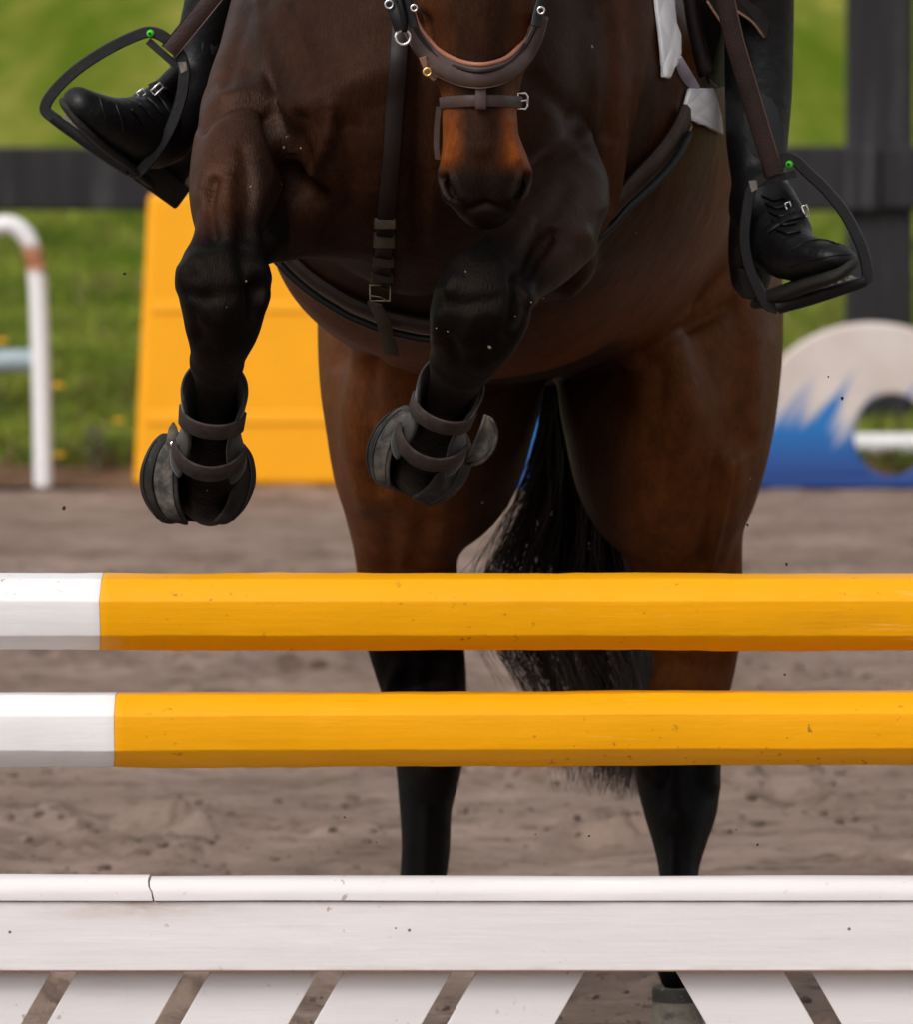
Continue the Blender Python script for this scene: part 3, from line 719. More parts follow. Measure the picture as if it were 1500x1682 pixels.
def polygonise(chains, gx, gy, gz):
    G = np.full((len(gx), len(gy), len(gz)), 1.0, np.float32)
    gs = [g.astype(np.float32) for g in (gx, gy, gz)]
    rngidx = lambda lo, hi: tuple(slice(max(0, int(np.searchsorted(g, l)) - 1), int(np.searchsorted(g, h)) + 1) for g, l, h in zip(gs, lo, hi))
    for c in chains:
        mg = c.k + 0.015
        sl_ = rngidx(*c.bbox(mg))
        sub = G[sl_]
        if sub.size == 0: continue
        Lc = np.full(sub.shape, 1.0, np.float32); off = [q.start for q in sl_]
        for g in c.segs:
            e_ = g[0] + g[1] * g[2]; r = max(g[5:9]) + mg
            s2 = rngidx(np.minimum(g[0], e_) - r, np.maximum(g[0], e_) + r)
            s2 = tuple(slice(max(q.start, f.start), min(q.stop, f.stop)) for q, f in zip(s2, sl_))
            if any(q.stop <= q.start for q in s2): continue
            x = gs[0][s2[0]][:, None, None]; y = gs[1][s2[1]][None, :, None]; z = gs[2][s2[2]][None, None, :]
            d = c.seg(tuple(np.float32(q) if np.isscalar(q) else q.astype(np.float32) for q in g), x, y, z)
            l2 = tuple(slice(q.start - o_, q.stop - o_) for q, o_ in zip(s2, off))
            Lc[l2] = np.minimum(Lc[l2], d)
        if c.op == 'add': G[sl_] = smin(sub, Lc, c.k)
        else: G[sl_] = -smin(-sub, Lc, c.k)
    # surface nets
    S = G < 0
    cnt = np.zeros(tuple(n - 1 for n in S.shape), np.uint8)
    for i in (0, 1):
        for j in (0, 1):
            for k_ in (0, 1):
                cnt += S[i:S.shape[0] - 1 + i, j:S.shape[1] - 1 + j, k_:S.shape[2] - 1 + k_]
    act = np.argwhere((cnt > 0) & (cnt < 8))
    idx = np.full(cnt.shape, -1, np.int32); idx[act[:, 0], act[:, 1], act[:, 2]] = np.arange(len(act))
    cor = [(i, j, k_) for i in (0, 1) for j in (0, 1) for k_ in (0, 1)]
    val = np.stack([G[act[:, 0] + i, act[:, 1] + j, act[:, 2] + k_] for i, j, k_ in cor], 1)
    acc = np.zeros((len(act), 3)); n = np.zeros(len(act))
    for p in range(8):
        for q in range(p + 1, 8):
            if sum(abs(cor[p][r] - cor[q][r]) for r in range(3)) != 1: continue
            a_, b_ = val[:, p], val[:, q]; cr = (a_ < 0) != (b_ < 0)
            t = np.where(cr, a_ / np.where(cr, a_ - b_, 1), 0)
            pos = np.array(cor[p])[None] + t[:, None] * (np.array(cor[q]) - np.array(cor[p]))[None]
            acc += pos * cr[:, None]; n += cr
    fr = acc / n[:, None]
    V = np.stack([gs_[act[:, r]] + fr[:, r] * (gs_[act[:, r] + 1] - gs_[act[:, r]]) for r, gs_ in enumerate((gx, gy, gz))], 1)
    quads = []
    for ax in range(3):
        o1, o2 = [(1, 2), (2, 0), (0, 1)][ax]
        s0 = [slice(None)] * 3; s1 = [slice(None)] * 3; s0[ax] = slice(0, -1); s1[ax] = slice(1, None)
        A, B = S[tuple(s0)], S[tuple(s1)]
        e_ = np.argwhere(A != B); inside = A[e_[:, 0], e_[:, 1], e_[:, 2]]
        ok = (e_[:, o1] > 0) & (e_[:, o2] > 0) & (e_[:, o1] < S.shape[o1] - 1) & (e_[:, o2] < S.shape[o2] - 1)
        e_, inside = e_[ok], inside[ok]
        def at(d1, d2):
            c = e_.copy(); c[:, o1] -= d1; c[:, o2] -= d2; return idx[c[:, 0], c[:, 1], c[:, 2]]
        q = np.stack([at(1, 1), at(0, 1), at(0, 0), at(1, 0)], 1)
        q[~inside] = q[~inside][:, ::-1]
        quads.append(q)
    Q = np.concatenate(quads); Q = Q[(Q >= 0).all(1)]
    return V, Q
def axis(*parts):
    """(start, stop, step) pieces"""
    return np.unique(np.concatenate([np.arange(a_, b_, s_) for a_, b_, s_ in parts]))

# ================================================================== HORSE
XR = (1, 0, 0)
def Vr(xl, xr, y, Y, hd): return ((xl + xr) / 2, y, Y, (xr - xl) / 2, hd)
trunk = Chain([(690, 120, .64, 175, 190), (690, 130, .74, 275, 300), (702, 145, .9, 330, 345), (760, 180, 1.1, 372, 385), (812, 215, 1.35, 398, 400),
               (842, 240, 1.6, 392, 372), (880, 290, 1.85, 378, 335), (905, 340, 2.1, 330, 290), (905, 370, 2.24, 220, 200)], 0.03, XR, 9)
belly = Chain([(745, 400, 1.15, 285, 195), (770, 402, 1.3, 308, 210), (820, 405, 1.5, 310, 208), (850, 400, 1.65, 290, 190)], 0.05, XR, 8)
neck = Chain([(705, 0, .95, 220, 250), (735, -150, .82, 165, 220), (770, -300, .66, 115, 160), (788, -420, .52, 90, 130)], 0.09, XR, 3)
head = Chain([(799, 334, .300, 40, 44), (798, 314, .298, 61, 58), (797, 290, .302, 74.5, 70), (795, 268, .308, 70, 74), (790, 235, .316, 63, 74), (788, 195, .325, 61.5, 76), (788, 160, .332, 63, 80),
              (788, 120, .342, 72, 90), (788, 60, .355, 92, 108), (788, -10, .37, 104, 125), (788, -120, .40, 118, 150), (788, -250, .45, 122, 165), (788, -380, .50, 100, 140)], 0.03)
nasal = Chain([(790, 240, .275, 30, 34), (788, 120, .285, 34, 40), (788, 0, .29, 44, 50), (788, -150, .31, 60, 60)], 0.03)
lip = Chain([(800, 346, .312, 36, 26), (800, 335, .34, 40, 30)], 0.016)
nosL = Chain([(739, 292, .292, 17, 22), (740, 318, .280, 14, 16)], 0.016); nosR = Chain([(855, 292, .292, 17, 22), (852, 318, .280, 14, 16)], 0.016)
holL = Chain([(733, 306, .262, 7, 14), (746, 330, .254, 6, 10)], 0.010, op='sub'); holR = Chain([(861, 306, .262, 7, 14), (848, 330, .254, 6, 10)], 0.010, op='sub')
pecL = Chain([(565, 70, .66, 110, 90), (572, 180, .585, 105, 88), (575, 270, .585, 92, 80), (560, 345, .66, 72, 70)], 0.045)
pecR = Chain([(820, 70, .68, 115, 90), (825, 180, .61, 108, 88), (828, 270, .60, 96, 80), (830, 350, .68, 80, 70)], 0.045)
pecM = Chain([(690, 150, .60, 60, 70), (690, 300, .62, 70, 80), (680, 400, .75, 90, 80)], 0.05)
shL = Chain([(480, -80, 1.0, 92, 150), (468, 0, .92, 82, 140), (447, 80, .82, 81, 120), (424, 150, .71, 84, 95), (412, 212, .66, 78, 82), (425, 262, .68, 70, 70)], 0.035)
ridge = Chain([(500, 90, .60, 26, 22), (528, 165, .545, 30, 24), (545, 225, .53, 26, 22), (530, 270, .56, 20, 18)], 0.03)
foreL = Chain([Vr(332, 470, 192, .66, 80), Vr(319, 478, 235, .60, 92), Vr(312, 468, 285, .53, 88), Vr(312, 446, 330, .475, 76), Vr(321, 428, 372, .435, 64), Vr(325, 425, 400, .415, 58)], 0.018)
elbL = Chain([(560, 290, .74, 110, 95), (505, 335, .68, 85, 80), (465, 372, .60, 58, 58), (430, 400, .53, 34, 36)], 0.035)
kneeL = Chain([Vr(322, 427, 400, .412, 56), Vr(296, 440, 445, .385, 62), Vr(290.5, 442, 468, .375, 64), Vr(297, 437, 500, .370, 62), Vr(303, 427, 535, .378, 54), Vr(311, 410, 568, .40, 44), Vr(314, 398, 595, .43, 40)], 0.016)
kcapL = Chain([(335, 440, .345, 26, 14), (350, 478, .335, 40, 14), (352, 515, .335, 30, 14)], 0.03)
grvL = [Chain([(352, 300, .426, 5, 8), (346, 345, .386, 6, 9), (352, 392, .362, 5, 8)], 0.03, op='sub'), Chain([(398, 290, .428, 5, 8), (402, 350, .393, 6, 8), (398, 400, .363, 5, 8)], 0.03, op='sub'), Chain([(425, 470, .345, 5, 9), (418, 520, .345, 5, 8)], 0.02, op='sub')]
veinL = Chain([(330, 270, .50, 5, 5), (352, 262, .462, 5, 5), (372, 300, .440, 5, 5), (378, 345, .405, 5, 5)], 0.012)
grvR = [Chain([(896, 392, .408, 6, 9), (880, 425, .375, 6, 9), (868, 450, .365, 5, 8)], 0.03, op='sub'), Chain([(852, 470, .335, 5, 8), (845, 520, .325, 5, 8)], 0.02, op='sub')]
canL = Chain([Vr(314, 398, 595, .435, 38), Vr(320, 390, 640, .485, 36), Vr(318, 388, 690, .535, 36), Vr(306, 390, 740, .59, 38), Vr(302, 392, 780, .635, 42), Vr(306, 388, 815, .675, 40), Vr(306, 385, 825, .72, 40)], 0.012)
shR = Chain([(955, -80, 1.0, 97, 150), (966, 0, .95, 86, 140), (961, 80, .86, 84, 125), (956, 160, .80, 82, 110), (950, 235, .79, 80, 100), (942, 300, .81, 81, 90), (928, 360, .84, 70, 75), (912, 415, .87, 56, 60)], 0.03)
foreR = Chain([(915, 265, .67, 70, 78), (922, 310, .60, 74, 88), (905, 365, .52, 82, 88), (868, 412, .45, 78, 74), (835, 445, .405, 64, 60)], 0.012)
elbR = Chain([(905, 330, .70, 84, 80), (925, 400, .62, 50, 70), (935, 440, .62, 38, 52), (908, 468, .62, 26, 38), (880, 478, .58, 20, 28)], 0.015)
kneeR = Chain([(832, 448, .40, 62, 58), (800, 476, .372, 76, 62), (790, 508, .362, 83, 64), (783, 540, .368, 75, 58), (770, 572, .39, 62, 48), (757, 598, .42, 52, 40)], 0.016)
kcapR = Chain([(800, 462, .345, 34, 14), (778, 500, .325, 42, 14), (770, 535, .335, 30, 14)], 0.03)
canR = Chain([(757, 598, .425, 50, 40), (742, 640, .48, 40, 36), (724, 682, .535, 39, 36), (708, 720, .59, 41, 38), (696, 748, .63, 43, 42), (690, 768, .67, 40, 40), (690, 775, .72, 38, 40)], 0.012)
thL = Chain([Vr(540, 860, 400, 1.86, 200), Vr(523, 885, 500, 1.80, 215), Vr(523, 896, 600, 1.74, 205), Vr(533, 880, 680, 1.70, 185), Vr(544, 857, 750, 1.70, 160), Vr(560, 808, 805, 1.72, 130),
             Vr(573, 772, 855, 1.76, 112), Vr(582, 754, 905, 1.80, 98), Vr(588, 752, 960, 1.84, 88), Vr(597, 757, 1030, 1.88, 78), Vr(612, 765, 1085, 1.90, 74), Vr(633, 767, 1145, 1.90, 74),
             Vr(645, 766, 1205, 1.86, 74), Vr(651, 757, 1265, 1.80, 66), Vr(656, 743, 1325, 1.74, 54), Vr(659, 739, 1400, 1.67, 46), Vr(650, 726, 1480, 1.60, 44), Vr(622, 708, 1545, 1.53, 50), Vr(612, 684, 1585, 1.49, 38), Vr(618, 674, 1600, 1.47, 30)], 0.018)
thR = Chain([Vr(960, 1262, 330, 1.95, 200), Vr(940, 1283, 450, 1.88, 215), Vr(925, 1287, 540, 1.82, 215), Vr(916, 1282, 620, 1.76, 200), Vr(928, 1270, 700, 1.72, 180), Vr(946, 1252, 770, 1.70, 155), Vr(985, 1232, 822, 1.72, 125),
             Vr(1014, 1222, 865, 1.75, 108), Vr(1035, 1220, 915, 1.78, 96), Vr(1052, 1220, 970, 1.81, 86), Vr(1066, 1217, 1040, 1.84, 78), Vr(1074, 1208, 1095, 1.85, 76), Vr(1062, 1194, 1150, 1.83, 76),
             Vr(1048, 1185, 1215, 1.79, 78), Vr(1045, 1183, 1270, 1.74, 76), Vr(1056, 1180, 1320, 1.69, 68), Vr(1071, 1164, 1370, 1.63, 56), Vr(1082, 1149, 1425, 1.57, 46), Vr(1084, 1145, 1495, 1.50, 44), Vr(1074, 1150, 1555, 1.44, 50),
             Vr(1079, 1143, 1585, 1.41, 38), Vr(1084, 1138, 1602, 1.395, 30)], 0.018)
# gaskin tendon ridge and front-of-thigh fold, right hind
tend = Chain([(1200, 760, 1.60, 14, 14), (1190, 820, 1.62, 14, 14), (1178, 880, 1.67, 12, 12), (1166, 930, 1.70, 10, 10)], 0.03)
stif = Chain([(1085, 560, 1.55, 46, 60), (1100, 660, 1.54, 60, 70), (1095, 740, 1.58, 60, 60)], 0.06)
stifL = Chain([(640, 600, 1.55, 60, 60), (640, 690, 1.55, 66, 70), (650, 760, 1.59, 60, 60)], 0.06)
sheath = Chain([(800, 575, 1.55, 60, 60), (815, 590, 1.68, 70, 60)], 0.05)
hoofL = Chain([(338, 765, .685, 52, 48), (336, 795, .70, 60, 50), (338, 806, .705, 56, 46)], 0.010); hoofR = Chain([(698, 735, .685, 46, 46), (690, 756, .70, 54, 48), (686, 768, .705, 48, 44)], 0.010)
head_set = [head, nasal, lip, nosL, nosR]
chains = [trunk, belly, sheath, neck, pecM, pecL, pecR, shL, shR, ridge, elbL, foreL, kneeL, kcapL, canL, elbR, foreR, kneeR, kcapR, canR, hoofL, hoofR, thL, thR, stif, stifL, tend] + head_set + [holL, holR] + grvL + grvR
gx = axis((-0.60, -0.033, 0.0056), (-0.030, 0.108, 0.0034), (0.1115, 0.62, 0.0056)); gy = axis((0.12, 0.212, 0.0056), (0.2155, 0.40, 0.0038), (0.404, 0.95, 0.0056), (0.9532, 2.5, 0.0085)); gz = axis((-0.02, 1.160, 0.0056), (1.164, 1.36, 0.0034), (1.3645, 1.52, 0.0056), (1.53, 2.2, 0.02))
HV, HQ = polygonise(chains, gx, gy, gz)

def relax(V, Q, n=3):
    E = np.concatenate([Q[:, [0, 1]], Q[:, [1, 2]], Q[:, [2, 3]], Q[:, [3, 0]]])
    for it in range(n):
        for lam in (0.5, -0.52):
            S_ = np.stack([np.bincount(E[:, 0], V[E[:, 1], r], len(V)) for r in range(3)], 1); c_ = np.bincount(E[:, 0], minlength=len(V))[:, None]
            V = V + lam * (S_ / np.maximum(c_, 1) - V)
    return V
HV = relax(HV, HQ, 6)
def vnormals(V, Q):
    d1 = V[Q[:, 2]] - V[Q[:, 0]]; d2 = V[Q[:, 3]] - V[Q[:, 1]]; n_ = np.cross(d1, d2)
    N = np.stack([sum(np.bincount(Q[:, k_], n_[:, r], len(V)) for k_ in range(4)) for r in range(3)], 1)
    return N / (np.linalg.norm(N, axis=1)[:, None] + 1e-12)
def sculpt(V, Q, strokes):
    px, py = proj(V); N = vnormals(V, Q); D = np.zeros(len(V))
    for path, wd, dep, ymin, ymax in strokes:
        p = catmull([np.array(q, float) for q in path], 6); d = np.full(len(V), 1e9)
        ok = (V[:, 1] > ymin) & (V[:, 1] < ymax) & (N[:, 1] < 0.25)
        I = np.where(ok)[0]; ax, ay = px[I], py[I]; dd = np.full(len(I), 1e9)
        for A, B in zip(p[:-1], p[1:]):
            e_ = B - A; L2 = e_ @ e_ + 1e-9; t = np.clip(((ax - A[0]) * e_[0] + (ay - A[1]) * e_[1]) / L2, 0, 1)
            dd = np.minimum(dd, (ax - A[0] - t * e_[0]) ** 2 + (ay - A[1] - t * e_[1]) ** 2)
        D[I] += dep * np.exp(-dd / wd ** 2)
    return V + N * D[:, None]
NOSE = (0, .36); FRONT = (0, .95); HIND = (1.2, 2.6)
strokes = [
 ([(334, 212), (350, 188), (380, 172), (415, 168), (440, 184), (452, 218)], 9, -.011, *FRONT), ([(365, 158), (415, 150), (455, 172)], 14, .006, *FRONT),
 ([(350, 215), (336, 262), (334, 320)], 15, .004, *FRONT), ([(353, 300), (345, 345), (352, 392)], 7, -.006, *FRONT), ([(374, 296), (368, 345), (374, 398)], 12, .006, *FRONT),
 ([(400, 245), (410, 310), (404, 385)], 12, -.007, *FRONT), ([(302, 480), (340, 490), (392, 482), (436, 472)], 11, -.004, *FRONT), ([(398, 425), (408, 480), (398, 535)], 12, -.007, *FRONT),
 ([(318, 425), (335, 455), (330, 470)], 13, .004, *FRONT), ([(360, 500), (362, 530)], 16, .004, *FRONT), ([(330, 545), (345, 575)], 12, -.003, *FRONT),
 ([(690, 40), (688, 200), (684, 400)], 16, -.014, *FRONT), ([(492, 186), (545, 152), (600, 132), (655, 108)], 34, .012, *FRONT), ([(548, 178), (542, 215), (526, 258), (514, 285)], 10, .009, *FRONT),
 ([(500, 196), (494, 235), (505, 272)], 12, -.010, *FRONT), ([(448, 190), (462, 245), (484, 292), (525, 325)], 14, -.014, *FRONT), ([(570, 210), (580, 280), (570, 340)], 22, -.008, *FRONT),
 ([(428, 10), (432, 80), (430, 140)], 13, .007, *FRONT), ([(470, 20), (500, 90), (520, 130)], 16, -.006, *FRONT), ([(405, 20), (385, 90), (372, 140)], 10, -.005, *FRONT),
 ([(880, 130), (930, 180), (960, 230)], 16, -.008, *FRONT), ([(1000, 30), (1008, 120), (1000, 220)], 14, -.007, *FRONT), ([(970, 40), (975, 140), (968, 220)], 14, .006, *FRONT),
 ([(950, 262), (982, 290), (990, 340)], 14, .006, *FRONT), ([(908, 384), (886, 415), (866, 452)], 9, -.009, *FRONT), ([(962, 385), (970, 430), (935, 480)], 12, .006, *FRONT), ([(870, 370), (842, 405), (820, 430)], 14, .006, *FRONT),
 ([(930, 310), (910, 350), (890, 372)], 12, -.005, *FRONT), ([(848, 462), (856, 505), (836, 550)], 11, -.007, *FRONT), ([(722, 492), (760, 500), (820, 492)], 11, -.004, *FRONT), ([(745, 460), (735, 478)], 13, .005, *FRONT), ([(775, 530), (765, 560)], 15, .004, *FRONT),
 ([(1200, 755), (1188, 830), (1166, 930)], 7, .008, *HIND), ([(1182, 760), (1172, 830), (1152, 920)], 9, -.006, *HIND), ([(1085, 610), (1072, 700), (1058, 800)], 24, -.014, *HIND), ([(1245, 560), (1238, 700)], 18, .006, *HIND),
 ([(1212, 520), (1215, 640), (1205, 740)], 16, -.008, *HIND), ([(1205, 498), (1130, 540), (1055, 588)], 11, -.012, 1.1, 2.0), ([(1100, 830), (1110, 930)], 22, .008, *HIND),
 ([(560, 620), (572, 720), (600, 830)], 16, .008, *HIND), ([(612, 600), (602, 700), (622, 800)], 15, -.010, *HIND), ([(700, 830), (680, 930)], 16, -.006, *HIND), ([(690, 1090), (700, 1180), (705, 1250)], 12, .008, *HIND), ([(655, 1120), (672, 1220)], 10, -.006, *HIND),
 ([(1120, 1150), (1110, 1240), (1112, 1330)], 14, .008, *HIND), ([(1155, 1180), (1150, 1280)], 12, -.007, *HIND), ([(700, 1330), (698, 1430)], 8, .006, *HIND), ([(1112, 1380), (1112, 1440)], 8, .006, *HIND)]
strokes += [([(655, 1090), (645, 1140), (650, 1200)], 12, .010, *HIND), ([(735, 1100), (745, 1170), (735, 1240)], 14, .008, *HIND), ([(700, 1120), (695, 1200)], 12, -.009, *HIND), ([(1075, 1190), (1060, 1260)], 12, .008, *HIND), ([(1095, 1180), (1088, 1280)], 11, -.009, *HIND), ([(1165, 1200), (1168, 1290)], 12, .008, *HIND), ([(725, 870), (715, 950)], 12, .007, *HIND), ([(640, 860), (640, 960)], 18, -.008, *HIND),
    ([(430, 440), (438, 470), (428, 500)], 10, .006, *FRONT), ([(300, 445), (298, 475)], 10, .006, *FRONT), ([(316, 520), (325, 560)], 9, -.005, *FRONT), ([(865, 450), (872, 495)], 10, .006, *FRONT), ([(720, 520), (718, 560)], 10, .006, *FRONT), ([(740, 560), (750, 590)], 9, -.005, *FRONT), ([(800, 560), (790, 590)], 10, -.005, *FRONT)]
HV = relax(sculpt(HV, HQ, strokes), HQ, 2)
HV = sculpt(HV, HQ, [([(730, 294), (735, 310), (745, 328)], 6.5, -.013, *NOSE), ([(866, 292), (862, 308), (852, 328)], 6.5, -.013, *NOSE),
    ([(742, 292), (750, 308), (760, 326)], 5, .006, *NOSE), ([(854, 290), (848, 306), (838, 326)], 5, .006, *NOSE), ([(770, 345), (800, 338), (832, 345)], 6, -.006, *NOSE), ([(797, 270), (797, 330)], 14, -.004, *NOSE),
    ([(745, 200), (742, 235), (735, 262)], 8, .004, *NOSE), ([(838, 200), (842, 235), (850, 262)], 8, .004, *NOSE)])
def coat_colours(V):
    px, py = proj(V)
    c = np.tile(np.array([0.038, 0.0146, 0.0073]), (len(V), 1))
    def blend(c, colr, wgt): return c * (1 - wgt[:, None]) + np.array(colr)[None] * wgt[:, None]
    nz = fbm(V[:, 0] * 9, V[:, 1] * 9, V[:, 2] * 9, 3)
    # redder on barrel, flank and quarters
    c = blend(c, (0.200, 0.0620, 0.0150), smoothstep(0.85, 1.25, V[:, 1] + 0.15 * nz) * 0.85)
    # outer edges of shoulder and forearm, reddish
    dL = np.minimum(shL.eval(V), foreL.eval(V)); dR = shR.eval(V)
    c = blend(c, (0.030, 0.0122, 0.0072), np.where(dL < 0.02, 0.9, 0))
    c = blend(c, (0.070, 0.0215, 0.0080), np.where(dL < 0.02, smoothstep(425, 340, px + 25 * nz), 0) * 0.85)
    c = blend(c, (0.115, 0.0350, 0.0108), np.where((dR < 0.02), smoothstep(960, 1020, px + 20 * nz), 0) * 0.8)
    blk = (0.0038, 0.0032, 0.0034)
    fl = np.where((V[:, 1] < 0.85) & (px < 475), smoothstep(325, 405, py + 30 * nz + 0.25 * (px - 380)), 0)
    c = blend(c, blk, fl)
    dfr = np.minimum(np.minimum(foreR.eval(V), kneeR.eval(V)), canR.eval(V))
    c = blend(c, (0.034, 0.0160, 0.0115), np.where(foreR.eval(V) < 0.02, 0.7, 0))
    fr = np.where((V[:, 1] < 0.85) & (dfr < 0.02), smoothstep(352, 455, py + 20 * nz + 0.75 * (860 - px)), 0)
    c = blend(c, blk, fr)
    hind = V[:, 1] > 1.25
    hl = np.where(hind & (px < 830), smoothstep(930, 1075, py + 40 * nz), 0); hr = np.where(hind & (px >= 830), smoothstep(1080, 1270, py + 60 * nz), 0)
    c = blend(c, blk, np.maximum(hl, hr))
    # inner thighs darker: shade between the legs painted into the coat
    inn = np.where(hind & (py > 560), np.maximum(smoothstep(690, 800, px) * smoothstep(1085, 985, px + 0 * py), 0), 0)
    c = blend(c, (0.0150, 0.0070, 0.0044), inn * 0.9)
    dh = np.minimum.reduce([q.eval(V) for q in head_set])
    hd = dh < 0.012
    side = np.abs(px - 790) / np.where(py > 150, 66, 66 + np.clip(150 - py, 0, 200) * .22)
    c = blend(c, (0.036, 0.0145, 0.0072), np.where(hd, 1.0, 0))
    tan_ = np.where(hd, smoothstep(0.30, 1.0, side + 0.10 * nz) * smoothstep(296, 252, py + 14 * nz), 0) * (0.26 + 0.74 * smoothstep(140, 185, py))
    c = blend(c, (0.36, 0.092, 0.013), tan_)
    c = blend(c, (0.0105, 0.0070, 0.0064), np.where(hd, smoothstep(262, 306, py + 14 * nz), 0))
    rim = np.where(hd, np.exp(-((np.abs(np.abs(px - 797) - (66 - (py - 305) * 0.42)) - 5) / 2.6) ** 2) * smoothstep(286, 300, py) * smoothstep(345, 325, py), 0)
    nost = np.where(hd, np.maximum(np.exp(-(((px - 736 - (py - 310) * .45)) / 5.0) ** 2), np.exp(-(((px - 861 + (py - 310) * .45)) / 5.0) ** 2)) * smoothstep(290, 300, py) * smoothstep(336, 324, py), 0)
    c = blend(c, (0.0025, 0.002, 0.002), nost)
    rim = np.where(hd, np.maximum(np.exp(-(((px - 728 - (py - 310) * .5)) / 3.0) ** 2), np.exp(-(((px - 869 + (py - 310) * .5)) / 3.0) ** 2)) * smoothstep(284, 294, py) * smoothstep(342, 326, py), 0)
    c = blend(c, (0.12, 0.075, 0.068), rim * 0.6)
    # specular set by region to place highlights: strong on shoulder, forearm, weak on lower legs
    g = np.where(V[:, 1] > 1.0, 0.13, 0.09)
    g = np.where((V[:, 1] < 0.95) & (py < 430) & (dL < 0.02), 0.22, g)
    g = np.where(foreR.eval(V) < 0.02, 0.17, g); g = np.where(shR.eval(V) < 0.02, 0.09, g)
    g = np.where(np.minimum(kneeL.eval(V), kneeR.eval(V)) < 0.01, 0.10, g)
    g = np.where(hind & (py > 900), 0.035, g)
    E = np.concatenate([HQ[:, [0, 1]], HQ[:, [1, 2]], HQ[:, [2, 3]], HQ[:, [3, 0]]])
    for it in range(25): g = 0.4 * g + 0.6 * np.bincount(E[:, 0], g[E[:, 1]], len(V)) / np.maximum(np.bincount(E[:, 0], minlength=len(V)), 1)
    return np.concatenate([c, g[:, None]], 1)
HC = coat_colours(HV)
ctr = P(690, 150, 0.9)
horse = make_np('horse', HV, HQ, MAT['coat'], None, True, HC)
tag(horse, 'dark bay horse jumping toward the camera with both forelegs tucked up', 'horse')
BV = BVHTree.FromPolygons([tuple(v) for v in HV], [tuple(q) for q in HQ.tolist()])
def surf(px, py, off=0.0):
    d = raydir(px, py).normalized(); loc, nr, i, dist = BV.ray_cast(CAMP, d)
    if loc is None: return None, None
    if nr.dot(d) > 0: nr = -nr
    return loc + nr * off, nr

# hind hooves
def hoof(px, py, Y, hw, label=None):
    c = P(px, py, Y); n = 20; V = []; f = []
    w0 = M(hw, Y)
    prof = [(0.86, 0.0, -0.004), (0.98, -0.002, 0.0), (1.0, 0.002, 0.0), (0.99, 0.018, 0.002), (1.0, 0.026, 0.003), (1.14, 0.085, 0.022), (1.16, 0.092, 0.022), (1.0, 0.092, 0.022)]
    for r, dz, fw in prof:
        for k_ in range(n):
            a_ = k_ * 6.2832 / n; V.append((c.x + r * w0 * math.cos(a_), c.y - fw + r * w0 * 1.05 * math.sin(a_), max(c.z - dz, 0.001)))
    for i in range(len(prof) - 1):
        for k_ in range(n): k2 = (k_ + 1) % n; f.append((i * n + k_, (i + 1) * n + k_, (i + 1) * n + k2, i * n + k2))
    f.append(tuple(range(n))); f.append(tuple((len(prof) - 1) * n + k_ for k_ in range(n - 1, -1, -1)))
    o = make('hoof', V, f, MAT['hoof'], horse); o.data.materials.append(MAT['coronet'])
    for i in range(n): 
        for r_ in (2, 3): o.data.polygons[(r_ - 1) * n + i].material_index = 1
    return o
hoof(1112, 1622, 1.39, 41); hoof(646, 1612, 1.46, 38)
# tail: strands from the dock between the hind legs
def tail(n):
    ys = np.array([540, 640, 700, 760, 820, 880, 940, 1000, 1070, 1130, 1200, 1260, 1320])
    lf = np.array([905, 897, 889, 874, 852, 820, 782, 772, 780, 830, 878, 902, 905])
    rt = np.array([945, 965, 985, 1005, 1025, 1042, 1056, 1066, 1078, 1080, 1068, 1050, 1044])
    K = 17; T = np.linspace(0, 1, K)
    Vs, Fs, Cs = [], [], []; base = 0
    for i in range(n):
        s = rng.random() ** 0.62; clump = round(s * 46 + rng.normal() * .25) / 46.0; s = np.clip(0.74 * clump + 0.26 * s + rng.normal() * 0.008, 0, 1)
        lo_ = 1315 - 55 * abs(rng.normal()) - (1 - s) * 130 * rng.random()
        if rng.random() < 0.28: lo_ -= 260 * rng.random() + (90 if s < .3 else 0)
        if s < 0.10 or (s < 0.26 and rng.random() < 0.5): lo_ = min(lo_, 1150 - 230 * rng.random())
        fly = rng.random() < 0.035
        y = 540 + (lo_ - 540) * T
        x = np.interp(y, ys, lf) * (1 - s) + np.interp(y, ys, rt) * s
        ph = clump * 60; x = x + (9 * np.sin(y / 85 + ph) + 8 * np.sin(y / 33 + ph * 1.7 + rng.normal() * .35) * T) * (0.3 + T) + rng.normal(0, 4.5) * T ** 1.5 * 2 + ((-55 * rng.random() + 14 * np.sin(y / 40 + i)) * T ** 2 if fly else 0)
        Yd = 2.12 - 0.16 * T + 0.05 * math.sin(clump * 40) + rng.normal(0, 0.012)
        pts = np.array([tuple(P(a_, b_, c_)) for a_, b_, c_ in zip(x, y, Yd)])
        r = (0.00055 + 0.00055 * rng.random()) * (1 - 0.75 * T ** 2.5)
        for q in range(3):
            an = q * 2.094; Vs.append(pts + np.stack([r * math.cos(an), r * math.sin(an), 0 * r], 1))
        b = base + np.arange(K - 1)
        for q in range(3):
            q2 = (q + 1) % 3; Fs.append(np.stack([b + q * K, b + q2 * K, b + q2 * K + 1, b + q * K + 1], 1))
        base += 3 * K
        k = rng.random(); br = np.array([0.0060, 0.0045, 0.0044]) * (1 - k) + np.array([0.042, 0.023, 0.0170]) * k
        if rng.random() < 0.07: br = np.array([0.10, 0.065, 0.05])  # pale strands put streak highlights into the hair colour
        Cs.append(np.tile(br, (3 * K, 1)))
    o = make_np('tail', np.concatenate(Vs), np.concatenate(Fs), MAT['hair'], horse, True, np.concatenate(Cs))
    o['label'] = 'long black tail swinging between the hind legs'
tail(2500)

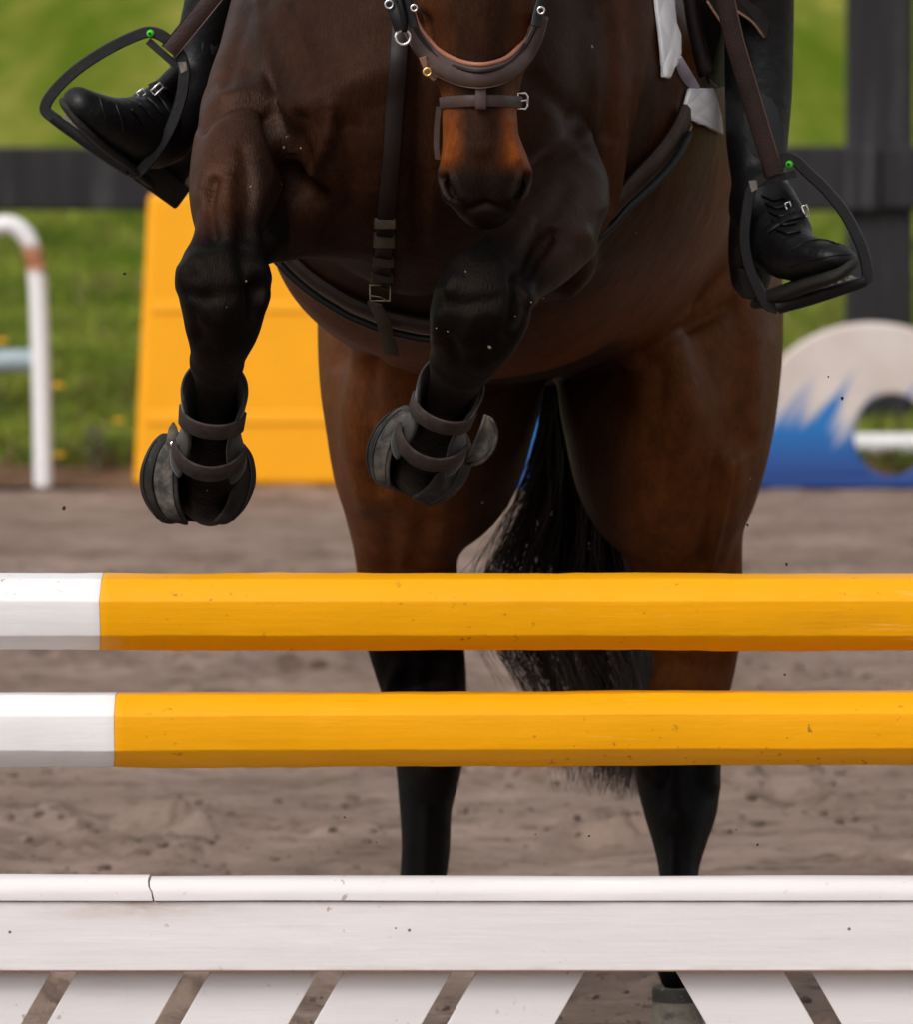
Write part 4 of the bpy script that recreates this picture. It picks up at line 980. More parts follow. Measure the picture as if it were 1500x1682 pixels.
# ================================================================== HORSE BOOTS
def frame_of(px, py, Y, px2, py2, Y2):
    """leg-local frame: origin, x lateral, z up the leg, y away from the viewer"""
    o_ = P(px, py, Y); z = (P(px2, py2, Y2) - o_).normalized(); x = Vector((0, 1, 0)).cross(z).normalized(); y = z.cross(x)
    return Matrix(((x.x, y.x, z.x, o_.x), (x.y, y.y, z.y, o_.y), (x.z, y.z, z.z, o_.z), (0, 0, 0, 1)))
def patch(name, fn, nu, nv, th, mat, parent, wrap=False):
    V = [fn(i / nu, j / nv) for j in range(nv + 1) for i in range(nu + 1)]
    f = [(j * (nu + 1) + i, j * (nu + 1) + i + 1, (j + 1) * (nu + 1) + i + 1, (j + 1) * (nu + 1) + i) for j in range(nv) for i in range(nu)]
    o = make(name, V, f, mat, None)
    m = o.modifiers.new('thick', 'SOLIDIFY'); m.thickness = th; m.offset = 0; m.use_even_offset = True
    m2 = o.modifiers.new('sub', 'SUBSURF'); m2.levels = 1; m2.render_levels = 1
    attach(o, parent) if parent.type == 'EMPTY' else setattr(o, 'parent', parent)
    return o
def make_boots(fr_, fr2, lab1, lab2, mir, ear, opn):
    """open-front tendon boot on the cannon (frame fr_) and bell boot round the folded hoof (frame fr2); units metres"""
    s = 1 if not mir else -1
    tb = thing('tendon_boot', lab1, 'horse boot', fr_.translation, 'open front boots on the forelegs')
    # azimuth 0 = toward viewer; u runs round the back of the leg
    def shell(u, v):
        z = -0.075 + 0.155 * v
        op = 0.62 + 0.55 * (1 - v) * 0.2 + 0.45 * max(0, (v - 0.45) / 0.55) ** 1.3     # half opening angle
        a_ = op + (2 * math.pi - 2 * op) * u
        rx = 0.0365 + 0.006 * max(0, v - .55) / .45 + 0.013 * max(0, (0.4 - v) / 0.4) ** 1.2; ry = 0.038 + 0.012 * max(0, (0.4 - v) / 0.4)
        z += 0.018 * math.cos(a_ - math.pi) * (1 if v > 0.9 else 0.3) * v
        return fr_ @ Vector((rx * math.sin(a_), -ry * math.cos(a_), z))
    sh = patch('boot_shell', shell, 28, 12, 0.005, MAT['neoprene'], tb)
    for (za, zb_, hw) in ((0.022, 0.022, 0.0145), (-0.036, -0.054, 0.0150)):
        pts = []; nr = []
        for q in range(15):
            an = -1.45 + 2.9 * q / 14; sag = math.cos(an)
            rx = 0.0415 if za > 0 else 0.047
            pts.append(fr_ @ Vector((rx * math.sin(an), -0.0415 * math.cos(an) - (0.004 if za < 0 else 0), za + (zb_ - za) * sag + (0.020 * sag if za > 0 else 0.010 * sag))))
            nr.append((fr_.to_3x3() @ Vector((math.sin(an), -math.cos(an), 0))))
        sweep('strap', pts, hw, 0.0025, MAT['strap'], tb, nr, 2)
    # stud fastening on the outer side
    bb = thing('bell_boot', lab2, 'horse boot', fr2.translation, 'rubber bell boots on the front hooves')
    RX, RY, RZ = (0.0735, 0.068, 0.064) if not mir else (0.066, 0.064, 0.060)
    def bell(u, v):
        el = -1.15 + 2.2 * v
        op = 0.50 + 0.15 * math.sin(v * 3.1)
        o0, o1 = opn; o0 = o0 - 0.12 * math.sin(v * 3.1); o1 = o1 + 0.12 * math.sin(v * 3.1)
        a_ = o1 + (2 * math.pi + o0 - o1) * u if not mir else (2 * math.pi + o0) - (2 * math.pi + o0 - o1) * (1 - u)
        rr = math.cos(el * 0.86)
        wob = 1 + 0.02 * math.sin(a_ * 3 + v * 4) + 0.03 * float(vnoise(a_ * 2.2 + (9 if mir else 0), v * 4.0)) + 0.015 * float(vnoise(a_ * 7, v * 11))
        return fr2 @ Vector((RX * rr * math.sin(a_) * wob, -RY * rr * math.cos(a_) * wob, RZ * math.sin(el) * (1 + 0.05 * float(vnoise(a_ * 3, 2.0)))))
    o = patch('bell_shell', bell, 40, 20, 0.0055, MAT['dark_shell'] if not mir else MAT['mid_shell'], bb)
    # seams
    for us in (0.90, 0.83, 0.10):
        pts, nr = [], []
        for q in range(12):
            v = 0.10 + 0.78 * q / 11; p_ = Vector(bell(us, v)); n_ = (p_ - fr2.translation).normalized(); pts.append(p_ + n_ * 0.003); nr.append(n_)
        sweep('seam', pts, 0.0019, 0.0012, MAT['leather_black'], o, nr, 2)
    # lighter panel beside the opening
    def pnl(u, v):
        uu = 0.985 - 0.075 * u
        p_ = Vector(bell(uu, 0.1 + 0.8 * v)); return p_ + (p_ - fr2.translation).normalized() * 0.004
    patch('panel', pnl, 5, 12, 0.003, MAT['dusty_shell'], bb)
    # pull tab with rivet
    b0 = Vector(bell(0.945 if not mir else 0.06, 0.86)); n_ = (b0 - fr2.translation).normalized()
    up = fr2.to_3x3() @ Vector((0, 0, 1)); sd = fr2.to_3x3() @ Vector((1, 0, 0)); fw = fr2.to_3x3() @ Vector((0, -1, 0))
    tb_ = sweep('pull_tab', [b0 - up * 0.006 + fw * .006, b0 + up * 0.008 + fw * .008, b0 + up * 0.022 + fw * .006, b0 + up * 0.031 + fw * .004], [0.007, 0.008, 0.006, 0.001], 0.0025, MAT['dusty_shell'], bb, fw, 3)
    rv = b0 + fw * 0.0115 + up * 0.003
    V = [rv + fw * 0.002] + [rv + (sd * math.cos(q) + up * math.sin(q)) * 0.0035 for q in np.linspace(0, 6.283, 11)[:-1]]
    attach(make('rivet', V, [(0, 1 + i, 1 + (i + 1) % 10) for i in range(10)], MAT['silver'], None), bb)
    if ear:
        def cup(u, v):
            a_ = -1.0 + 2.0 * u; z = -0.036 + 0.070 * v; rr = math.sqrt(max(0.02, 1 - ((v - .5) * 1.9) ** 2))
            return fr2 @ (Vector((0.054, -0.035, 0.052)) + Vector((0.030 * math.sin(0.9 + a_ * .8) * rr, 0.03 * math.cos(a_ + .5) - 0.02, z)))
        q = patch('flap', cup, 10, 10, 0.005, MAT['dusty_shell'], bb); q['label'] = 'flared rubber flap standing off the side'
    return tb, bb
frL = frame_of(347, 700, .54, 356, 600, .44)
frL2 = frame_of(324, 784, .675, 326, 702, .675)
make_boots(frL, frL2, 'dark open front tendon boot strapped to the hanging foreleg on the left', 'dusty grey bell boot on the front hoof before the yellow panel', False, False, (-0.20, 0.55))
frR = frame_of(722, 686, .535, 752, 606, .44)
frR2 = frame_of(690, 748, .67, 722, 676, .67)
make_boots(frR, frR2, 'dark open front tendon boot strapped to the crossed foreleg below the muzzle', 'dusty grey bell boot with flared flap on the front hoof under the belly', True, True, (-0.45, 0.30))

# ================================================================== TACK: girth, martingale, bridle
def trunk_ring(phi, C, tilt, cset):
    """point on the trunk skin in direction phi (0 = straight down, + = viewer's right)"""
    d = Vector((math.sin(phi), -math.cos(phi) * tilt, -math.cos(phi))); 
    r = np.linspace(0.05, 0.75, 500); pts = np.array([tuple(C + d * q) for q in r])
    v = np.minimum.reduce([c_.eval(pts) for c_ in cset]); i = np.argmax(v > 0)
    i = i if v[i] > 0 else 499
    return C + d * r[i], d
gir = thing('girth', 'brown leather girth strapped round the chest behind the elbows', 'girth', P(720, 540, 1.0))
pts, nr = [], []
gphi = [-100, -70, -45, -20, 0, 25, 42, 63, 80, 92, 100]; gY = [1.10, 1.00, .955, .945, .94, .88, .83, .88, .985, 1.05, 1.08]
for q in range(41):
    ph = -100 + 184 * q / 40; Yq = float(np.interp(ph, gphi, gY)); cxg = 700 + (Yq - .9) * 300
    p_, d_ = trunk_ring(math.radians(ph), P(cxg, 145 + (Yq - .9) * 170, Yq), 0.0, [trunk]); pts.append(p_ + d_.normalized() * 0.006); nr.append((d_ + Vector((0, -0.17, 0))).normalized())
sweep('strap', pts, 0.036, 0.008, MAT['girth'], gir, nr, 3, rnd=0.5)
tv = (0, -1, 0.0)
for sgn in (-1,):
    e_ = [p_ + Vector((0, sgn * 0.037, sgn * 0.012)) + n_.normalized() * 0.004 for p_, n_ in zip(pts, nr)]
    tube('edge_binding', e_, 0.0055, MAT['leather_black'], gir, n=2, nrm=(0.1, 1, 0))
for k_ in (-0.018, 0.012):
    tube('stitching', [p_ + Vector((0, k_, k_ * .1)) + n_.normalized() * 0.0082 for p_, n_ in zip(pts, nr)], 0.0011, MAT['leather_edge'], gir, n=2, nrm=(0.1, 1, 0))

def strap_on(name, path, hw_px, th, mat, parent, off=0.003, n=4):
    pts, nr, ws = [], [], []
    for x, y in path:
        p_, n_ = surf(x, y, off)
        if p_ is None: continue
        pts.append(p_); nr.append((n_ + Vector((0, -1.2, 0))).normalized()); ws.append(M(hw_px, p_.y))
    return sweep(name, pts, ws, th, mat, parent, nr, n)
mar = thing('martingale', 'long dark leather martingale strap hanging down the middle of the chest', 'strap', P(645, 100, 0.6))
def interp_path(pp_, n):
    pp_ = np.array(pp_, float); L = np.concatenate([[0], np.cumsum(np.linalg.norm(np.diff(pp_, axis=0), axis=1))]); s = np.linspace(0, L[-1], n)
    return list(zip(np.interp(s, L, pp_[:, 0]), np.interp(s, L, pp_[:, 1])))
strap_on('strap', interp_path([(662, -40), (656, 80), (648, 170), (642, 260), (634, 340), (632, 380), (630, 430), (629, 466)], 16), 14, 0.0025, MAT['leather_dark'], mar, 0.004)
strap_on('strap_end', interp_path([(632, 462), (640, 490), (648, 515), (655, 542)], 5), 12, 0.002, MAT['keeper'], mar, 0.036, 3)
for y in (360, 386, 422, 448):
    p_, n_ = surf(632, y, 0.008)
    sd = M(17, p_.y)
    sweep('keeper', [p_ + Vector((-sd, 0.006, 0)), p_ + Vector((-sd * .95, -0.001, 0)), p_ + Vector((sd * .95, -0.001, 0)), p_ + Vector((sd, 0.006, 0))], 0.0075 if y != 386 else 0.011, 0.0016, MAT['keeper'], mar, (0, -1, 0), 1)
p_, n_ = surf(631, 466, 0.015); sd = M(17, p_.y); hh = M(13, p_.y)
bk = tube('buckle', [p_ + Vector((-sd, 0, hh)), p_ + Vector((sd, 0, hh)), p_ + Vector((sd * .95, -.001, -hh)), p_ + Vector((-sd * .95, -.001, -hh))], 0.0014, MAT['dull_metal'], mar, n=1, closed=True)
tube('buckle_prong', [p_ + Vector((-sd, -.003, -hh * .3)), p_ + Vector((0, -.004, -hh * .5)), p_ + Vector((sd * .6, -.003, -hh * .9))], 0.0011, MAT['dull_metal'], bk, n=1)

bri = thing('bridle', 'brown leather bridle with padded noseband and thin flash strap on the muzzle', 'bridle', P(790, 120, 0.25))
HBV = None
def hsurf(px, py):
    """head skin, clamped to the silhouette of the nose"""
    cx = 789
    for k_ in range(60):
        p_, n_ = surf(px, py)
        if p_ is not None and p_.y < 0.42: return p_, n_
        px += 1.5 if px < cx else -1.5
    return p_, n_
up_e = [(676, 12), (688, 43), (705, 66), (728, 88), (757, 102), (787, 107), (815, 103), (838, 92), (860, 68), (876, 40), (884, 12)]
lo_e = [(655, 42), (675, 75), (692, 101), (715, 125), (750, 141), (787, 147), (822, 141), (846, 128), (868, 105), (884, 72), (893, 40)]
pts, nr, ws = [], [], []
for (xa, ya), (xb, yb) in zip(up_e, lo_e):
    xc, yc = (xa + xb) / 2, (ya + yb) / 2
    p_, n_ = hsurf(min(max(xc, 712), 864), yc); q = (xc - 787) / 100.0
    Yd = p_.y - 0.014 + (0.030 * max(0, abs(q) - 0.62) / 0.4)
    pts.append(P(xc, yc, Yd)); nr.append(Vector((0.85 * q, -1, 0.0)).normalized()); ws.append(M(math.hypot(xa - xb, ya - yb) / 2, Yd))
nb = sweep('noseband', pts, ws, 0.0095, MAT['leather'], bri, nr, 4, rnd=1.0)
tube('tan_piping', [P(x, y, p_.y - 0.004) for (x, y), p_ in zip(up_e, pts)], M(4.0, 0.25), MAT['piping'], nb, n=4)
up2 = [((xa * .72 + xb * .28), (ya * .72 + yb * .28)) for (xa, ya), (xb, yb) in zip(up_e, lo_e)]
tube('raised_seam', [P(x, y, p_.y - 0.0100) for (x, y), p_ in zip(up2, pts)], M(3.2, 0.25), MAT['leather_dark'], nb, n=4)
lo2 = [((xa * .04 + xb * .96), (ya * .04 + yb * .96)) for (xa, ya), (xb, yb) in zip(up_e, lo_e)]
tube('stitching', [P(x, y, p_.y - 0.003) for (x, y), p_ in zip(lo2, pts)], M(1.2, 0.25), MAT['leather_edge'], nb, n=4)
pts, nr = [], []
for x in (724, 727, 735, 750, 770, 790, 810, 830, 845, 852, 856):
    p_, n_ = hsurf(x if 730 < x < 848 else (733 if x < 790 else 845), 170); q = (x - 789) / 66
    edge = max(0, abs(q) - .8) * 0.12
    pts.append(P(x, 166 + 3 * q * q * (1 if x > 790 else 1.6), p_.y - 0.004 + edge)); nr.append(Vector((q * 1.1, -1, 0)).normalized())
fl = sweep('flash_strap', pts, M(10, .25), 0.002, MAT['leather'], bri, nr, 3)
p_ = pts[5]; sweep('flash_loop', [p_ + Vector((0, -0.004, 0.016)), p_ + Vector((0, -0.0055, 0.004)), p_ + Vector((0, -0.0055, -0.008)), p_ + Vector((0, -0.003, -0.010))], M(9, .25), 0.002, MAT['leather'], fl, (0, -1, 0), 2)
bc = P(859, 167, pts[-1].y - 0.004)
sd, hh = M(8, .25), M(13, .25)
tube('buckle', [bc + Vector((-sd, 0, hh)), bc + Vector((sd * .6, 0.002, hh)), bc + Vector((sd, 0.003, hh * .6)), bc + Vector((sd, 0.003, -hh * .6)), bc + Vector((sd * .6, 0.002, -hh)), bc + Vector((-sd, 0, -hh))], 0.0016, MAT['silver'], fl, n=1, closed=True)
tube('buckle_prong', [bc + Vector((-sd, -0.001, 0)), bc + Vector((sd, 0.001, 0.001))], 0.0013, MAT['silver'], fl, n=1)
def ring3(c_, r, t_, mat, parent, name='ring', tilt=0.0):
    return tube(name, [c_ + Vector((r * math.cos(q), tilt * math.sin(q) * r, r * math.sin(q))) for q in np.linspace(0, 2 * math.pi, 15)[:-1]], t_, mat, parent, n=2, closed=True)
ring3(P(662, 62, .30), M(12, .3), 0.0022, MAT['silver'], bri, 'bit_ring')
sweep('cheek_strap', [P(632, -30, .30), P(640, 0, .30), P(650, 28, .295), P(658, 50, .295)], M(10, .3), 0.002, MAT['leather_black'], bri, (-.3, -1, 0), 3)
sweep('cheek_strap', [P(662, -30, .285), P(668, 0, .285), P(674, 24, .285), P(680, 46, .285)], M(8, .3), 0.002, MAT['leather_black'], bri, (-.3, -1, 0), 3)
tube('bit_shank', [P(652, -20, .285), P(658, 10, .283), P(664, 35, .285), P(664, 52, .29)], 0.004, MAT['leather_black'], bri, n=3)
ring3(P(639, 8, .292), M(6.5, .3), 0.0014, MAT['silver'], bri, 'side_buckle')
ring3(P(680, 14, .278), M(5, .3), 0.0015, MAT['silver'], bri, 'side_buckle')
sweep('cheek_strap', [P(895, -30, .30), P(890, 0, .30), P(884, 22, .295), P(880, 44, .29)], M(9, .3), 0.002, MAT['leather_black'], bri, (.3, -1, 0), 3)
ring3(P(889, 18, .286), M(5.5, .3), 0.0014, MAT['silver'], bri, 'side_buckle')
ring3(P(702, 119, .30), M(6, .3), 0.0018, MAT['brass'], bri, 'brass_buckle')
sweep('cheek_piece', [P(694, 95, .305), P(704, 118, .31), P(716, 130, .31)], M(6, .3), 0.002, MAT['leather_edge'], bri, (-.4, -1, 0), 3)
sweep('chin_strap', [P(722, 178, .325), P(719, 205, .335), P(718, 240, .345), P(720, 262, .35)], M(6, .3), 0.002, MAT['leather'], bri, (-.6, -1, 0), 3)

# ================================================================== SADDLE, PAD
def over(px, py, Y, off):
    q, n_ = surf(px, py)
    return min(Y, q.y - off) if q is not None and q.y > 0.8 else Y
sad = thing('saddle', 'dark brown saddle flap edges under the rider at top right', 'saddle', P(1190, 40, 1.15))
def slab(name, poly, th, mat, parent):
    pts = [P(x, y, over(x, y, Y, 0.03)) for x, y, Y in poly]
    return prism(name, pts, (0.004, th, 0), mat, parent, 0.0012)
slab('flap', [(1112, -60, 1.12), (1122, 0, 1.12), (1140, 70, 1.13), (1163, 138, 1.14), (1176, 146, 1.16), (1196, 140, 1.20), (1205, 60, 1.22), (1215, -60, 1.22)], 0.006, MAT['leather_dark'], sad)
tube('knee_roll', [P(x, y, over(x, y, 1.1, 0.04)) for x, y in ((1133, -50), (1138, 20), (1150, 80), (1162, 125))], M(13, 1.1), MAT['leather_dark'], sad, n=4)
e1 = [(1172, -14, 1.085), (1186, 0, 1.08), (1212, 20, 1.078), (1237, 38, 1.078), (1255, 63, 1.085)]
slab('skirt', e1 + [(1272, 40, 1.12), (1290, -60, 1.14), (1172, -60, 1.12)], 0.006, MAT['leather_dark'], sad)
tube('cut_edge', [P(*q) - Vector((0, .0005, 0)) for q in e1], 0.0018, MAT['leather_edge'], sad, n=3)
e2 = [(1162, 2, 1.062), (1172, 18, 1.06), (1188, 42, 1.058), (1202, 64, 1.058), (1218, 94, 1.06)]
slab('billet_guard', e2 + [(1222, 78, 1.09), (1200, 0, 1.10), (1160, -50, 1.10)], 0.006, MAT['leather_dark'], sad)
tube('cut_edge', [P(*q) - Vector((0, .0005, 0)) for q in e2], 0.0016, MAT['leather_edge'], sad, n=3)
st_ = P(1208, 33, 1.07)
V = [st_ + Vector((0, -.002, 0))] + [st_ + Vector((.003 * math.cos(q), 0, .003 * math.sin(q))) for q in np.linspace(0, 6.28, 9)[:-1]]
attach(make('stud', V, [(0, 1 + (i + 1) % 8, 1 + i) for i in range(8)], MAT['silver'], None), sad)

pad = thing('saddle_pad', 'white quilted saddle pad showing in front of and below the saddle flap', 'saddle pad', P(1100, 60, 1.1))
def quilt(name, cs, nq, parent, amp=0.004):
    """cs: 4 corner rows -> list of left/right edge polylines in (px,py,Y)"""
    Lf, Rt = [np.array(q, float) for q in cs]
    def fn(u, v):
        i = v * (len(Lf) - 1); i0 = min(int(i), len(Lf) - 2); t = i - i0
        a_ = Lf[i0] * (1 - t) + Lf[i0 + 1] * t; b_ = Rt[i0] * (1 - t) + Rt[i0 + 1] * t; c_ = a_ * (1 - u) + b_ * u
        d1 = abs(math.sin(math.pi * (u * nq[0] + v * nq[1]))) ** 0.5 * abs(math.sin(math.pi * (u * nq[0] - v * nq[1]))) ** 0.5
        bul = 0.006 * math.sin(math.pi * min(max(u, 0.02), .98)) ** .5
        return P(c_[0], c_[1], over(c_[0], c_[1], c_[2], 0.012) - amp * d1 - bul)
    return patch(name, fn, 22, 40, 0.006, MAT['pad'], parent)
quilt('front_panel', ([(1072, -40, 1.10), (1076, 0, 1.09), (1081, 40, 1.085), (1086, 85, 1.08), (1089, 128, 1.08)], [(1104, -40, 1.13), (1106, 0, 1.12), (1110, 40, 1.115), (1117, 85, 1.11), (1099, 130, 1.10)]), (1.0, 2.2), pad, 0.008)
quilt('rolled_edge', ([(1085, -40, 1.075), (1090, 0, 1.07), (1096, 35, 1.065), (1098, 70, 1.065), (1104, 100, 1.07), (1100, 118, 1.075)], [(1100, -40, 1.09), (1107, 4, 1.085), (1106, 30, 1.08), (1117, 58, 1.08), (1117, 88, 1.085), (1110, 108, 1.09)]), (0.5, 1.5), pad, 0.006)
quilt('lower_corner', ([(1131, 146, 1.13), (1126, 168, 1.13), (1120, 188, 1.13), (1140, 198, 1.14)], [(1170, 146, 1.18), (1178, 168, 1.19), (1184, 190, 1.20), (1187, 222, 1.20)]), (1.6, 2.2), pad, 0.005)
sweep('webbing_loop', [P(x, y, over(x, y, 1.1, 0.03)) for x, y in ((1114, 96), (1124, 118), (1136, 136), (1146, 146))], [M(7, 1.1), M(9.5, 1.1), M(9, 1.1), M(5, 1.1)], 0.0015, MAT['webbing'], pad, (-.2, -1, .2), 4)

# ================================================================== RIDER
rider_ch = []
def lim(r, k=0.04, **kw): c_ = Chain(r, k, sub=3, **kw); rider_ch.append(c_); return c_
lim([(850, -760, 1.45, 190, 150), (850, -560, 1.42, 215, 170)], 0.06)                     # pelvis
lim([(850, -620, 1.42, 165, 120), (845, -900, 1.25, 185, 125), (840, -1120, 1.05, 215, 120), (838, -1220, .98, 120, 80)], 0.06)
lim([(836, -1260, .95, 60, 60), (834, -1320, .88, 62, 70), (832, -1420, .85, 92, 110), (832, -1500, .86, 85, 110)], 0.03)
for s in (-1, 1):
    cx = 850
    lim([(cx + s * 130, -610, 1.42, 105, 110), (cx + s * 300, -480, 1.15, 92, 95), (cx + s * (395 if s < 0 else 330), -360, .95, 72, 75), (cx + s * (405 if s < 0 else 345), -320, .96, 66, 66)], 0.05)
    lim([(cx + s * 200, -1130, 1.02, 55, 60), (cx + s * 260, -950, .90, 48, 52), (cx + s * 250, -800, .80, 42, 45), (cx + s * 150, -690, .62, 34, 36), (cx + s * 90, -640, .50, 30, 34), (cx + s * 70, -610, .46, 30, 32)], 0.03)
lim([(445, -320, .96, 66, 66), (420, -200, 1.04, 62, 66), (385, -90, 1.10, 54, 60), (352, 10, 1.13, 46, 52), (322, 110, 1.13, 34, 40)], 0.04)
lim([(1195, -320, .96, 66, 66), (1222, -200, 1.06, 58, 66), (1240, -90, 1.13, 54, 60), (1246, 100, 1.15, 48, 54), (1250, 260, 1.10, 38, 42)], 0.04)
RV, RQ = polygonise(rider_ch, axis((-.75, .85, .012)), axis((.3, 1.75, .012)), axis((1.2, 2.75, .012)))
rider = make_np('person', RV, RQ, MAT['breeches'], None, True)
tag(rider, 'rider in black tall boots astride the bay horse, only the lower legs in view', 'person')

def sdf_part(name, ch, step, mat, parent):
    lo = np.min([c_.bbox(0.02)[0] for c_ in ch], 0); hi = np.max([c_.bbox(0.02)[1] for c_ in ch], 0)
    V, Q = polygonise(ch, *[np.arange(a_, b_, step) for a_, b_ in zip(lo, hi)])
    o = make_np(name, V, Q, mat, parent, True); return o
# boot on the left of the picture
bl = sdf_part('riding_boot', [
    Chain([(392, -110, 1.10, 60, 66), (372, -50, 1.115, 56, 62), (352, 10, 1.13, 50, 56), (332, 70, 1.135, 43, 48), (318, 120, 1.13, 40, 46), (305, 165, 1.11, 44, 50)], .02, sub=3),
    Chain([(305, 165, 1.11, 44, 50), (262, 215, 1.07, 60, 48), (226, 213, 1.005, 55, 46), (188, 203, .955, 42, 44), (154, 186, .925, 33, 42), (130, 171, .91, 27, 36)], .02, sub=3),
    Chain([(300, 185, 1.12, 46, 46), (288, 240, 1.16, 42, 42), (274, 285, 1.17, 34, 40)], .02, sub=3),
    Chain([(232, 168, 1.02, 14, 20), (262, 150, 1.05, 16, 22), (284, 128, 1.08, 16, 22)], .015, sub=3)], .0035, MAT['boot_black'], rider)
bl['label'] = 'black laced riding boot, toe up, in the stirrup at left'
def sole(name, edge, depthY, th_px, mat, parent):
    """sole: strip under the boot. edge: list (px,py,Y) along the welt; extruded down-left by th and in depth"""
    return sweep(name, [P(*q) for q in edge], depthY, th_px, mat, parent, None)
def welt(edge, half_depth, half_th, nrm, parent, name='sole'):
    o = sweep(name, [P(*q) for q in edge], half_depth, half_th, MAT['sole'], parent, nrm, 4, rnd=0.5); return o
sl1 = sdf_part('sole', [Chain([(106, 172, .905, 8, 24), (128, 198, .92, 9, 40), (165, 234, .96, 9, 43), (200, 262, 1.0, 9, 40), (230, 286, 1.06, 9, 38)], .01)], .003, MAT['sole'], bl)
prism('heel_block', [P(214, 292, 1.09), P(258, 262, 1.10), P(312, 312, 1.14), P(288, 345, 1.14)], (0.0, 0.07, 0.0), MAT['sole'], bl, 0.003)
# boot on the right of the picture
br = sdf_part('riding_boot', [
    Chain([(1243, -110, 1.12, 62, 66), (1246, -40, 1.14, 59, 62), (1247, 60, 1.15, 57, 58), (1246, 160, 1.14, 55, 54), (1244, 230, 1.12, 51, 50), (1247, 290, 1.10, 46, 48), (1252, 335, 1.07, 46, 48)], .02, sub=3),
    Chain([(1252, 335, 1.07, 46, 48), (1275, 392, 1.02, 56, 48), (1305, 418, .97, 44, 46), (1338, 424, .935, 32, 44), (1368, 424, .91, 25, 42), (1384, 425, .90, 18, 34)], .02, sub=3),
    Chain([(1248, 350, 1.10, 48, 46), (1236, 410, 1.15, 40, 44), (1234, 455, 1.16, 34, 40)], .02, sub=3),
    Chain([(1290, 318, 1.05, 12, 18), (1306, 345, 1.02, 14, 22), (1316, 368, 1.0, 12, 20)], .015, sub=3)], .0035, MAT['boot_black'], rider)
br['label'] = 'black laced riding boot in the stirrup at right'
sl2 = sdf_part('sole', [Chain([(1398, 436, .89, 9, 24), (1378, 448, .905, 13, 40), (1340, 462, .94, 14, 43), (1300, 477, .98, 14, 40), (1262, 490, 1.03, 13, 38)], .01)], .003, MAT['sole'], br)
prism('heel_block', [P(1212, 440, 1.12), P(1256, 452, 1.11), P(1250, 496, 1.11), P(1218, 490, 1.12)], (0.0, 0.07, 0.0), MAT['sole'], br, 0.003)
# welts, toe cap seams, straps and buckles
def on_boot(bt):
    me_ = bt.data; bv = BVHTree.FromPolygons([v.co[:] for v in me_.vertices], [p.vertices[:] for p in me_.polygons])
    def f(px, py, off=0.0):
        d = raydir(px, py).normalized(); l_, n_, i_, d_ = bv.ray_cast(CAMP, d)
        if l_ is None: return None, None
        if n_.dot(d) > 0: n_ = -n_
        return l_ + n_ * off, n_
    return f
fL, fR = on_boot(bl), on_boot(br)
def seam(fn, path, r, mat, parent, name='seam', off=0.0005):
    pts = [fn(x, y, off)[0] for x, y in interp_path(path, 14)]; pts = [q for q in pts if q is not None]
    if len(pts) > 2: return tube(name, pts, r, mat, parent, n=2)
def bstrap(fn, path, hw, parent, name='strap'):
    pts, nr = [], []
    for x, y in interp_path(path, 8):
        q, n_ = fn(x, y, 0.002)
        if q is not None: pts.append(q); nr.append(n_)
    if len(pts) > 2: return sweep(name, pts, hw, 0.0018, MAT['leather_black'], parent, nr, 2)
seam(fL, [(163, 160), (170, 185), (180, 215)], 0.0012, MAT['leather_black'], bl); seam(fL, [(190, 172), (200, 200), (205, 232)], 0.0014, MAT['leather_black'], bl)
seam(fR, [(1302, 412), (1325, 396), (1352, 394), (1378, 402)], 0.0014, MAT['leather_black'], br); seam(fR, [(1298, 440), (1330, 428), (1370, 420), (1398, 418)], 0.0012, MAT['leather_black'], br)
for k_ in range(5):
    seam(fR, [(1252 + 6 * k_, 322 + 14 * k_), (1270 + 6 * k_, 330 + 14 * k_), (1290 + 6 * k_, 326 + 14 * k_)], 0.0022, MAT['leather_black'], br, 'lace', 0.002)
    seam(fL, [(214 + 14 * k_, 182 - 9 * k_), (226 + 14 * k_, 192 - 9 * k_), (236 + 14 * k_, 205 - 9 * k_)], 0.0022, MAT['leather_black'], bl, 'lace', 0.002)
bstrap(fL, [(252, 140), (268, 168), (285, 195)], 0.007, bl, 'spur_strap'); bstrap(fR, [(1318, 352), (1290, 362), (1262, 380)], 0.007, br, 'spur_strap')
def buckle(c_, sx, sz, rot, parent):
    cr, sr = math.cos(rot), math.sin(rot)
    q = [(-sx, sz), (sx, sz), (sx, -sz), (-sx, -sz)]
    tube('buckle', [c_ + Vector((x * cr - z * sr, 0.002, x * sr + z * cr)) for x, z in q], 0.0014, MAT['silver'], parent, n=1, closed=True)
buckle(P(258, 147, 1.00), M(10, 1), M(5, 1), 0.75, bl); buckle(P(232, 154, 1.0), M(6, 1), M(5, 1), 0.6, bl)
buckle(P(1296, 341, 1.00), M(4, 1), M(8, 1), 0.35, br); buckle(P(1324, 347, .99), M(4, 1), M(9, 1), 0.35, br)

